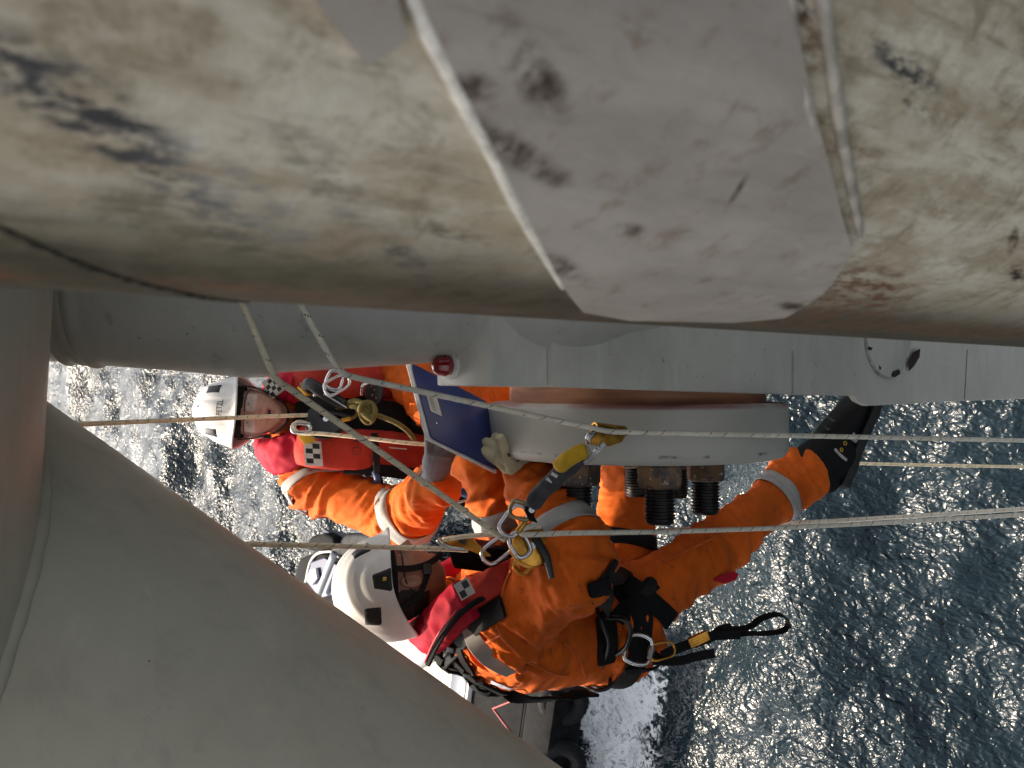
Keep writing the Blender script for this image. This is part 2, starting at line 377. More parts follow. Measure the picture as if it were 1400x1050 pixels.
    def bead(px_line, r, mat, off=.006):
        pts = [leg_pt(*leg_hit(*p), off) for p in px_line]; q = catmull(pts, 14)
        o = tube('weld_bead', q, r, mat, None, k=8, smoothpts=False, scale=[(1 + .03 * math.sin(i * 1.3) + .08 * math.sin(i * .37)) * (.55 + .45 * min(1, (len(q) - 1 - i) / 8)) for i in range(len(q))]); adopt(root, o)
    plate([(550, -60), (576, 10), (610, 80), (659, 172), (716, 282), (774, 388), (796, 414), (860, 426), (1000, 430), (1070, 424), (1120, 392), (1160, 335), (1145, 290), (1105, 150), (1050, -60)], .008)
    plate([(425, -10), (495, 76), (550, 38), (520, -60), (400, -60)], .008)
    bead([(552, -40), (572, 10), (606, 80), (655, 172), (712, 282), (770, 388)], .0052, bead_m, .002)
    bead([(1062, -50), (1085, 90), (1110, 190), (1150, 330)], .005, bead2_m, .003)
    bead([(1115, -50), (1135, 90), (1150, 190), (1175, 320)], .0045, bead2_m, .001)
    bead([(-60, 285), (0, 312), (60, 340), (150, 375), (260, 402), (340, 413)], .0030, simple('dark_bead', (.09, .075, .05), .8, 0, .5, 90, .6), -.0005)
build_leg()

# ================================================================== GREY PAINTED BRACES
def grey_paint(name, lo, hi, stain=.3, speck=.70):
    t = NT(name); co = t.coord()
    n1 = t.noise(co, 2.2, 6, .6, .4); n2 = t.noise(co, 16, 7, .7); n3 = t.noise(co, 70, 3, .6)
    base = t.mix(t.ramp(n1, .3, .7), lo, hi)
    base = t.mix(t.math('MULTIPLY', t.ramp(n2, .6, .74), stain), base, tuple(c * .5 for c in lo))
    n4 = t.noise(t.mapv(co, (1.2, 6, 6), rot=(.4, .3, .2)), 2.0, 8, .7, .3); base = t.mix(t.math('MULTIPLY', t.ramp(n4, .50, .70), .35), base, tuple(c * .72 for c in lo)); base = t.mix(t.math('MULTIPLY', t.ramp(n4, .46, .3), .3), base, tuple(min(1, c * 1.25) for c in hi))
    base = t.mix(t.ramp(n3, speck, speck + .05), base, (.10, .075, .055))
    t.P(base=base, rough=t.ramp(n2, .3, .7, .38, .55), normal=t.bump(t.noise(co, 30, 5), .12, .004)); return t
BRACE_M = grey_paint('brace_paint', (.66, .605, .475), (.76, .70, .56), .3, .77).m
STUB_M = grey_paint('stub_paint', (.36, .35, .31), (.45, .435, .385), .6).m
WELD_M = simple('weld_paint', (.40, .39, .35), .5, 0, .15, 40, .5, 180)
# node tube (across the far left) and the big diagonal brace that meets it
N_R = .75; N_O = cs(-1.9 * math.sin(math.radians(49.3)), 0, 1.9 * math.cos(math.radians(49.3))); N_AX = (UPV + RGT * .060).normalized()
B_R = .69; B_E = (RGT * .815 - UPV * .58).normalized(); _s, _d = 2.2 * math.sin(math.radians(34.87)), 2.2 * math.cos(math.radians(34.87)); B_O = cs(-.58 * _s, -.815 * _s, _d)
def build_braces():
    rt = empty('node_tube', N_O + UPV * -1.7, 'smooth grey steel tube filling the far left edge, braces welded to it', 'steel tube')
    adopt(rt, lathe('shell', [(h, N_R) for h in np.linspace(-1.9, 1.7, 30)], N_O, N_AX, BRACE_M, k=120))
    rb = empty('diagonal_brace', B_O + B_E * 2.2, 'big smooth grey diagonal tube filling the lower left corner', 'steel brace')
    adopt(rb, lathe('shell', [(h, B_R) for h in np.linspace(-1.1, 3.4, 30)], B_O, B_E, BRACE_M, k=160))
    x = B_E.orthogonal().normalized(); y = B_E.cross(x); pts = []; toe = []
    for j in range(220):
        a = 2 * math.pi * j / 220; d = x * math.cos(a) + y * math.sin(a)
        def inside(tt, rr):
            p = B_O + B_E * tt + d * B_R - N_O; return (p - N_AX * p.dot(N_AX)).length < rr
        def solve(rr):
            tt = 1.6
            while tt > -1.2 and not inside(tt, rr): tt -= .01
            for _ in range(1): pass
            lo, hi = tt, tt + .01
            for _ in range(12):
                m = (lo + hi) / 2
                if inside(m, rr): lo = m
                else: hi = m
            return lo
        tt = solve(N_R); pts.append(B_O + B_E * tt + d * B_R)
        toe.append(B_O + B_E * (tt + .06 + .010 * math.sin(j * .33)) + d * (B_R + .001))
    w = tube('weld', pts, .014, BRACE_M, None, True, smoothpts=False, k=10, scale=[1 + .07 * math.sin(j * 1.7) + .15 * math.sin(j * .21) for j in range(220)])
    w2 = tube('weld', toe, .003, BRACE_M, None, True, smoothpts=False, k=8, scale=[1 + .25 * math.sin(j * 1.1) for j in range(220)])
    adopt(rb, w); bpy.data.objects.remove(w2)
    adopt(rb, lathe('added_shade_tube', [(-.02, .15), (.96, .15), (.98, .14), (.98, .001)], cs(-1.02, -.46, 1.98), cs(-1.13, -.46, 2.95) - cs(-1.02, -.46, 1.98), BRACE_M, k=48))  # unseen tube behind the brace, added only to cast shade on the flange
build_braces()
# tapering stub tube behind the ropes
def build_stub():
    a, b = P(40, 400, 2.02), P(900, 395, 2.10); ax = (b - a); L = ax.length; ax.normalize()
    root = empty('stub_tube', b, 'tapering grey steel tube with ring welds behind the two bent ropes', 'steel tube')
    def rad(x):    # radius that puts the lower outline on the pixel row of the photograph
        ys = np.interp(x, [40, 67, 150, 235, 335, 385, 470, 560, 660, 760, 820, 860, 900], [484, 488, 495, 501, 511, 509, 504, 498, 491, 485, 470, 455, 448])
        cy = np.interp(x, [40, 900], [400, 395]); d = np.interp(x, [40, 900], [2.02, 2.10]); phi = math.atan((CYP - cy) / FPX); th = math.atan((CYP - ys) / FPX)
        return math.sin(phi - th) * d / math.cos(phi)
    xs = np.linspace(40, 900, 130); prof = []
    for x in xs:
        p = P(x, np.interp(x, [40, 900], [400, 395]), np.interp(x, [40, 900], [2.02, 2.10])); h = (p - a).dot(ax); r = rad(x)
        for c, w, hgt in ((92, 5, .008), (112, 4, .005), (130, 6, .010)): r += hgt * math.exp(-((x - c) / w) ** 2)
        if x < 378: r += .009
        prof.append((h, r))
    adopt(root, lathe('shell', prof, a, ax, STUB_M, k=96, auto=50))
build_stub()

# ================================================================== BEAM, FLANGE AND BOLTS
def build_beam():
    t = grey_paint('beam_paint', (.52, .50, .435), (.62, .60, .53), .4); co = t.coord()
    beam_m = t.m
    # front face: a vertical world plane
    y0 = P(870, 533, 2.17).y
    def F(x, y):      # pixel on the beam's front plane
        r = ray(x, y); return CAMLOC + r * (y0 / r.y)
    back = Vector((0, .46, 0)); top = .55
    def col(p): return Vector((top, p.y, p.z))
    low = [F(757, 529), F(900, 534), F(1050, 539), F(1141, 541), F(1168, 541), F(1174, 549), F(1186, 555), F(1300, 549), F(1400, 545), F(1560, 541)]
    root = empty('bolted_beam', low[-1], 'pale grey box beam with scratched paint above the bolted flange, running off to the right', 'steel beam')
    ol = low + [col(low[-1]), col(low[0])]
    adopt(root, prism('face_plate', ol, Vector((0, .022, 0)), beam_m, bev=.004))
    r1 = ray(671, 489); y1 = y0 + .0235; ztop = (r1 * (y1 / r1.y)).z; r2 = ray(597, 500); y2 = (r2 * (ztop / r2.z)).y
    def G2(z, x): return Vector((x, y1, z))
    wl = [G2(ztop, -.004), G2(low[0].z, -.006), G2(low[2].z, -.014), G2(low[4].z, -.028), G2(low[-1].z, -.03), G2(low[-1].z, top - .003), G2(ztop, top - .003)]
    adopt(root, prism('web', wl, Vector((0, y2 - y1, 0)), beam_m, bev=.006))

    yb = y0
    def G(x, y):      # pixel on the beam's cut upper end
        n = Vector((0, 0, 1)); r = ray(x, y); return CAMLOC + r * (ztop / r.z)
    # seam weld and a round plug with flaking edges
    adopt(root, tube('seam_weld', [F(1083, 480) - Vector((0, .001, 0)), F(1083, 538) - Vector((0, .001, 0))], .003, simple('seam', (.34, .32, .27), .6), k=6))
    adopt(root, tube('seam_weld', [F(1322, 478) - Vector((0, .001, 0)), F(1318, 546) - Vector((0, .001, 0))], .002, simple('seam_dark', (.16, .15, .14), .7), k=6))
    c = F(1212, 458); rr = (F(1212, 516) - c).length
    adopt(root, lathe('access_plug', [(-.02, rr), (.006, rr), (.010, rr - .006), (.010, 0.001)], c, Vector((0, -1, 0)), beam_m, k=64, caps=False))
    ringp = [c + Vector((math.cos(a), 0, math.sin(a))) * rr + Vector((0, -.004, 0)) for a in np.linspace(0, 2 * math.pi, 60, endpoint=False)]
    adopt(root, tube('plug_weld', ringp, .005, simple('plug_weld_paint', (.36, .35, .32), .6, 0, .3, 60, .5), None, True, smoothpts=False, k=8))
    rust = simple('flaked_rust', (.035, .022, .018), .85, 0, .4, 80, .6, 200)
    for pts in ([(1237, 497), (1244, 482), (1253, 477), (1252, 488), (1245, 500), (1238, 507)], [(1216, 508), (1224, 505), (1226, 511), (1218, 516), (1214, 513)], [(1183, 474), (1188, 476), (1186, 479), (1182, 478)], [(1197, 500), (1200, 503), (1198, 506)]):
        adopt(root, prism('paint_flake', [F(*p) + Vector((0, -.0105, 0)) for p in pts], Vector((0, -.002, 0)), rust, bev=0))
    # red lamp on the end plate
    lr = empty('marker_lamp', G(612, 503), 'small red lens marker lamp on the sunlit end plate', 'lamp')
    base_m = simple('lamp_base', (.7, .68, .62), .5)
    adopt(lr, lathe('base', [(0, .030), (.006, .030), (.008, .026), (.008, .001)], G(617, 500), Vector((0, 0, 1)), base_m, k=32))
    rm = NT('red_lens'); rm.P(base=(.22, .006, .008), rough=.12, coat=.5)
    adopt(lr, lathe('lens', [(.006, .0205), (.016, .0215), (.018, .0235), (.022, .0235), (.024, .0215), (.036, .020), (.043, .015), (.046, .006), (.0465, .001)], G(617, 500), Vector((0, 0, 1)), rm.m, k=32))
    return y0
BEAM_Y = build_beam()

FL_C = P(869, 525, 2.70); FL_C = Vector((0, FL_C.y, FL_C.z)); FL_R = .418
def build_flange():
    t = NT('flange_paint'); co = t.coord()
    n1 = t.noise(co, 3, 6, .6); n2 = t.noise(t.mapv(co, (4, 1, 1)), 18, 6, .7); n3 = t.noise(co, 45, 4, .65)
    base = t.mix(t.ramp(n1, .3, .7), (.38, .37, .32), (.465, .45, .395)); base = t.mix(t.math('MULTIPLY', t.ramp(n2, .62, .75), .35), base, (.22, .20, .17))
    # stains: rust spot and chipped rim
    sp = P(922, 577, 2.32); vv = t.mapv(co, loc=(-sp.x, -sp.y, -sp.z)); l = t.n('ShaderNodeVectorMath'); l.operation = 'LENGTH'; t.set(l.inputs[0], vv)
    base = t.mix(t.math('MULTIPLY', t.ramp(l.outputs['Value'], .03, .004), t.ramp(n3, .35, .55)), base, (.16, .07, .03))
    sx = t.n('ShaderNodeSeparateXYZ'); t.set(sx.inputs[0], co)
    rim = t.ramp(t.math('ABSOLUTE', t.math('SUBTRACT', sx.outputs[0], -.176)), .006, .0015)
    base = t.mix(t.math('MULTIPLY', rim, t.ramp(t.noise(co, 14, 5, .7), .5, .66)), base, (.12, .10, .085))
    prim = t.ramp(sx.outputs[0], -.066, -.056); base = t.mix(t.math('MULTIPLY', prim, t.ramp(t.noise(co, 6, 3), .3, .55)), base, (.30, .14, .13))
    t.P(base=base, rough=.48, normal=t.bump(n3, .15, .003))
    root = empty('flange_disc', FL_C + Vector((-.2, 0, 0)), 'thick round pale grey flange with scuffed rim and rust spot, studs hanging from it', 'flange')
    X = Vector((1, 0, 0))
    adopt(root, lathe('disc', [(-.199, .001), (-.199, FL_R - .022), (-.196, FL_R - .012), (-.188, FL_R - .005), (-.178, FL_R), (-.175, FL_R + .001), (-.12, FL_R), (-.066, FL_R), (-.057, FL_R - .003), (-.052, FL_R - .012), (-.050, FL_R - .02), (-.050, .001)], FL_C, X, t.m, k=160, caps=False, auto=50))
    g = NT('gasket_wood'); gc = g.coord(); gn = g.noise(g.mapv(gc, (30, 3, 3)), 2, 6, .6)
    g.P(base=g.mix(g.ramp(gn, .3, .7), (.26, .105, .05), (.42, .19, .09)), rough=.6)
    ring = lathe('packing_ring', [(-.052, .30), (-.052, FL_R - .066), (-.050, FL_R - .060), (-.004, FL_R - .060), (-.006, .30)], FL_C, X, g.m, k=160, caps=False, auto=50)
    tag(ring, 'brown packing ring between beam and flange'); adopt(root, ring)
    # studs with nuts
    nut = NT('rusty_nut'); nc = nut.coord(); a = nut.noise(nc, 28, 6, .7); b = nut.noise(nc, 70, 4, .6)
    nut.P(base=nut.mix(nut.ramp(a, .42, .6), (.075, .062, .058), (.20, .115, .06)), rough=nut.ramp(b, .3, .7, .35, .7), metal=.55, normal=nut.bump(b, .4, .003))
    nb = nut.mix(nut.ramp(b, .6, .68), nut.b.inputs['Base Color'].links[0].from_socket, (.42, .38, .30)); nut.P(base=nb)
    thr = simple('stud_thread', (.028, .026, .025), .42, .7, .3, 40, .2)
    names = {4: 'rusty hex nut and long black threaded stud, front middle under the flange rim', -37: 'hex nut and black threaded stud under the flange beside the yellow-capped lanyard',
             128: 'sunlit rusty nut and stud, rightmost under the flange', 172: 'threaded stud half hidden behind the nut nearest the lanyard', 150: 'threaded stud half hidden behind the front middle nut'}
    for ang, lab in names.items():
        aa = math.radians(ang); rho = .305 if ang < 100 else .325
        c = FL_C + RGT * (rho * math.sin(aa)) + FWD * (-rho * math.cos(aa)) + X * -.2
        if ang == 128: c = FL_C + RGT * .180 - FWD * .09 + X * -.2
        r0 = empty('bolt', c, lab, 'bolt', 'bolts under the flange')
        # nut
        nr, nh = (.062, .062) if ang < 100 else (.054, .066); bm = bmesh.new()
        prof = [(-.001, nr * .90), (.004, nr), (nh - .008, nr), (nh, nr * .88)]
        rot = .3 if ang == 4 else (.9 if ang == -37 else .55); x = RGT; y = FWD; rings = []
        for h, rr in prof:
            rings.append([bm.verts.new(c - X * h + (x * math.cos(rot + k * math.pi / 3) + y * math.sin(rot + k * math.pi / 3)) * rr) for k in range(6)])
        for i in range(3):
            for k in range(6): bm.faces.new((rings[i][k], rings[i][(k + 1) % 6], rings[i + 1][(k + 1) % 6], rings[i + 1][k]))
        bm.faces.new(rings[0]); bm.faces.new(rings[-1][::-1]); bmesh.ops.recalc_face_normals(bm, faces=bm.faces)
        bmesh.ops.bevel(bm, geom=list(bm.edges), offset=.0025, segments=2, affect='EDGES')
        adopt(r0, bm_obj('nut', bm, nut.m))
        # thread: helical ridges
        K, turns, pitch = 28, 10, .0088; L = turns * pitch; V = []; Fc = []; n = turns * K; sub = 4
        hs = np.arange(0, L, pitch / sub); prof = []
        for i, h in enumerate(hs): prof.append((h + nh - .004, .0385 if i % sub in (0, 1) else .0345))
        prof += [(L + nh - .004, .0365), (L + nh + .002, .033), (L + nh + .002, .001)]
        V, Fc, UV = lathe_data(prof, c, -X, K)
        for i in range(len(hs) * K):      # tilt rings into a helix
            V[i] = V[i] - X * ((i % K) / K * pitch * 0)
        st = mobj('stud', V, Fc, thr, None, True); auto_smooth(st, 30); adopt(r0, st)
build_flange()
# ================================================================== PEOPLE
def fabric(name, base, rough=.8, var=.18, scale=9.0, weave=.25, dirt=(.10, .05, .02), dirt_amt=.5, sheen=.1):
    t = NT(name); co = t.coord(); n = t.noise(co, scale, 6, .6); n2 = t.noise(co, 24, 7, .7); w = t.noise(co, 420, 2)
    b = t.mix(t.ramp(n, .3, .7), tuple(c * (1 - var) for c in base), tuple(min(1, c * (1 + var * .5)) for c in base))
    b = t.mix(t.math('MULTIPLY', t.ramp(n2, .56, .74), dirt_amt), b, dirt)
    t.P(base=b, rough=rough, spec=.2, sheen=sheen, normal=t.bump(t.math('ADD', w, t.math('MULTIPLY', t.noise(co, 60, 4), .8)), weave, .002)); return t.m
ORANGE = fabric('orange_coverall', (.66, .122, .010), .8, .28, 7.0, .3, (.13, .045, .012), .75, .03)
REFLECT = fabric('reflective_tape', (.37, .36, .34), .5, .2, 12, .25, (.16, .15, .13), .5, 0)
PINK = fabric('magenta_red_cloth', (.40, .006, .026), .75, .25, 10, .25, (.16, .004, .012), .4, 0)
CORAL = fabric('coral_red_cloth', (.40, .036, .022), .7, .25, 10, .3, (.14, .018, .012), .6, 0)
BLACKW = fabric('black_webbing', (.007, .007, .008), .75, .3, 20, .4, (.016, .016, .016), .3, 0)
BLACKP = simple('black_plastic', (.009, .009, .010), .38, 0, .3, 30, .1)
SKIN = None
def skin_mat(name, base):
    t = NT(name); co = t.coord(); n = t.noise(co, 26, 5, .6)
    t.P(base=t.mix(t.ramp(n, .3, .7), tuple(c * .82 for c in base), base), rough=.5, sss=.08, normal=t.bump(t.noise(co, 160, 4), .15, .002)); return t.m
GLOVE_CREAM = fabric('cream_leather_glove', (.52, .47, .31), .75, .2, 20, .3, (.22, .19, .11), .5)
GLOVE_GREY = fabric('grey_dipped_glove', (.10, .095, .105), .6, .15, 20, .3, (.05, .05, .05), .4)
BOOT_M = fabric('black_boot_leather', (.006, .006, .007), .6, .3, 20, .3, (.025, .022, .018), .4, 0)
WHITE_SHELL = None
def helmet_mat():
    t = NT('white_helmet_shell'); co = t.coord(); n = t.noise(co, 9, 5); n2 = t.noise(co, 26, 6, .7)
    b = t.mix(t.ramp(n, .35, .7), (.66, .66, .65), (.76, .76, .75)); b = t.mix(t.math('MULTIPLY', t.ramp(n, .58, .74), .5), b, (.60, .52, .36)); b = t.mix(t.math('MULTIPLY', t.ramp(n2, .68, .78), .6), b, (.45, .36, .2))
    t.P(base=b, rough=.42, normal=t.bump(n2, .05, .002)); return t.m
HELMET_M = helmet_mat()

def loft(sections, lateral, K=20):
    """sections: (centre, half width along lateral, half depth); closed with rounded ends. returns verts, faces"""
    S = []
    c0, a0, b0 = sections[0]; c1 = sections[1][0]; d0 = (c0 - c1).normalized()
    for q in (.98, .8, .45): S.append((c0 + d0 * (min(a0, b0) * q), a0 * math.sqrt(1 - q * q) + .001, b0 * math.sqrt(1 - q * q) + .001))
    S += sections
    c0, a0, b0 = sections[-1]; c1 = sections[-2][0]; d0 = (c0 - c1).normalized()
    for q in (.45, .8, .98): S.append((c0 + d0 * (min(a0, b0) * q), a0 * math.sqrt(1 - q * q) + .001, b0 * math.sqrt(1 - q * q) + .001))
    pts = [Vector(s[0]) for s in S]; T, U = frames(pts, False, lateral); V = []; F = []
    for i, (c, a, b) in enumerate(S):
        B = T[i].cross(U[i])
        for j in range(K):
            an = 2 * math.pi * j / K; V.append(pts[i] + U[i] * (a * math.cos(an)) + B * (b * math.sin(an)))
    n = len(S)
    for i in range(n - 1):
        for j in range(K): F.append((i * K + j, i * K + (j + 1) % K, (i + 1) * K + (j + 1) % K, (i + 1) * K + j))
    F.append(tuple(range(K))[::-1]); F.append(tuple((n - 1) * K + j for j in range(K)))
    return V, F
def dense(pts, rads, n=6):
    """joint positions + radii -> evenly refined round sections with softened bends"""
    q = []; P_ = [Vector(p) for p in pts]
    for i in range(len(P_) - 1):
        for j in range(n):
            t = j / n; q.append((P_[i].lerp(P_[i + 1], t), rads[i] + (rads[i + 1] - rads[i]) * t))
    q.append((P_[-1], rads[-1])); c = [x[0] for x in q]
    for _ in range(3): c = [c[0]] + [(c[i - 1] + c[i] * 2 + c[i + 1]) / 4 for i in range(1, len(c) - 1)] + [c[-1]]
    return [(c[i], q[i][1], q[i][1]) for i in range(len(q))]
def remesh(name, parts, voxel, smooth_it=6, mat=None):
    V = []; F = []
    for v, f in parts:
        o = len(V); V += v; F += [tuple(i + o for i in x) for x in f]
    tmp = mobj(name + '_tmp', V, F); bm = bmesh.new(); bm.from_mesh(tmp.data); bmesh.ops.recalc_face_normals(bm, faces=bm.faces); bm.to_mesh(tmp.data); bm.free()
    m = tmp.modifiers.new('r', 'REMESH'); m.mode = 'VOXEL'; m.voxel_size = voxel; m.use_smooth_shade = True
    if smooth_it: s = tmp.modifiers.new('s', 'SMOOTH'); s.factor = .5; s.iterations = smooth_it
    dg = bpy.context.evaluated_depsgraph_get(); ev = tmp.evaluated_get(dg); me = bpy.data.meshes.new_from_object(ev, depsgraph=dg)
    old = tmp.data; bpy.data.objects.remove(tmp); bpy.data.meshes.remove(old)
    me.name = name; me.materials.clear()
    if mat: me.materials.append(mat)
    me.polygons.foreach_set('use_smooth', [True] * len(me.polygons))
    return link(bpy.data.objects.new(name, me))
def wrinkle(o, bones, amp=.011, seed=0.0, seams=()):
    """folds that run round and slantwise across each limb; bones: (a, b, strength)"""
    def fn(co):
        W = np.zeros(len(co)); D = np.zeros(len(co))
        for k, (a, b, st) in enumerate(bones):
            a_ = np.array(a); b_ = np.array(b); ax = b_ - a_; L = np.linalg.norm(ax); ax = ax / L
            r = co - a_; t = r @ ax; tc = np.clip(t, 0, L); q = r - tc[:, None] * ax; dist = np.linalg.norm(q, axis=1)
            w = np.exp(-(dist / .055) ** 2) + 1e-9
            ox = np.array(Vector(ax).orthogonal().normalized()); oy = np.cross(ax, ox)
            u = np.stack([t * 15 + (r @ ox) * 6, (r @ ox) * 6.5, (r @ oy) * 6.5], 1) + seed + k * 7.3
            warp = pnoise(co * 5 + seed)[:, None] * np.array([1.6, .4, .4])
            n1 = 1 - np.abs(pnoise(u + warp)) * 2.6; n2 = 1 - np.abs(pnoise(u * 2.1 + warp * 1.5 + 31)) * 2.6; n3 = 1 - np.abs(pnoise(u * 4.1 + warp * 2 + 57)) * 2.6
            ends = .45 + .9 * (np.exp(-(tc / .10) ** 2) + np.exp(-((L - tc) / .10) ** 2))
            f = (np.sign(n1) * np.clip(np.abs(n1), 0, 1) ** 1.3 * .85 + np.clip(n2, -1, 1) * .42 + np.clip(n3, -1, 1) * .22) * st * ends
            W += w; D += w * f
        d = D / W * amp + pnoise(co * 9 + seed) * .006
        return d
    displace_mesh(o, fn)
    o.data.update()
def bvh_of(*objs):
    V = []; F = []
    for o in objs:
        off = len(V); V += [v.co.copy() for v in o.data.vertices]; F += [tuple(off + i for i in p.vertices) for p in o.data.polygons]
    return BVHTree.FromPolygons(V, F)
def band(name, bvh, a, b, t0, width, mat, parent, off=.0075, K=40, rows=5, maxr=.3, tilt=None, clampk=1.28):
    """tape that follows the cloth all round a limb"""
    a = Vector(a); b = Vector(b); ax = (b - a).normalized(); c = a.lerp(b, t0); x = ax.orthogonal().normalized(); y = ax.cross(x)
    if tilt is not None: tl = Vector(tilt)
    V = []; F = []; okr = []
    for i in range(rows):
        h = (i / (rows - 1) - .5) * width; ring = []
        for j in range(K):
            d = x * math.cos(2 * math.pi * j / K) + y * math.sin(2 * math.pi * j / K); sh = d.dot(tl) if tilt is not None else 0
            o0 = c + ax * (h + sh); loc, nor, _, dist = bvh.ray_cast(o0, d, maxr)
            if loc is None: loc = o0 + d * (okr[-1] if okr else .06); dist = (loc - o0).length
            okr.append(dist); ring.append(dist)
        med = sorted(ring)[K // 2]; ring = [min(max(d_, med * .72), med * clampk) for d_ in ring]
        for _ in range(2): ring = [(ring[j - 1] + ring[j] * 2 + ring[(j + 1) % K]) / 4 for j in range(K)]
        for j in range(K):
            dd = sorted((ring[j - 1], ring[j], ring[(j + 1) % K]))[1]
            d = x * math.cos(2 * math.pi * j / K) + y * math.sin(2 * math.pi * j / K); sh = d.dot(tl) if tilt is not None else 0
            V.append(c + ax * (h + sh) + d * (dd + off))
    for i in range(rows - 1):
        for j in range(K): F.append((i * K + j, i * K + (j + 1) % K, (i + 1) * K + (j + 1) % K, (i + 1) * K + j))
    o = mobj(name, V, F, mat); adopt(parent, o); s = o.modifiers.new('t', 'SOLIDIFY'); s.thickness = .003; s.offset = -1; return o
def on(bvh, x, y, off=.004):
    """where the view ray of a pixel meets the body, lifted off the cloth, with the surface normal"""
    loc, nor, _, d = bvh.ray_cast(CAMLOC, ray(x, y))
    if loc is None:
        near = None
        for dd in np.linspace(2.2, 3.9, 60):
            p = P(x, y, dd); l, n, _, ds = bvh.find_nearest(p)
            if l is not None and (near is None or ds < near[2]): near = (l, n, ds, p)
        loc, nor = near[0].lerp(near[3], .6), near[1]
    if nor.dot(ray(x, y)) > 0: nor = -nor
    return loc + nor * off, nor
def strap_on(name, bvh, pxs, width, thick, mat, parent, off=.004, n=5):
    q = []
    for i in range(len(pxs) - 1):
        for j in range(n): q.append(tuple(pxs[i][k] + (pxs[i + 1][k] - pxs[i][k]) * j / n for k in (0, 1)))
    q.append(pxs[-1][:2]); pn = [on(bvh, x, y, off) for x, y in q]; p = [a for a, b in pn]; u = [b for a, b in pn]
    for _ in range(2):
        p = [p[0]] + [(p[i - 1] + p[i] * 2 + p[i + 1]) / 4 for i in range(1, len(p) - 1)] + [p[-1]]
        u = [u[0]] + [(u[i - 1] + u[i] * 2 + u[i + 1]).normalized() for i in range(1, len(u) - 1)] + [u[-1]]
    V, F, UV = sweep_data(p, rrect(thick / 2, width / 2, .3), False, up=u); o = mobj(name, V, F, mat, None, True, UV); auto_smooth(o, 40)
    adopt(parent, o); return o

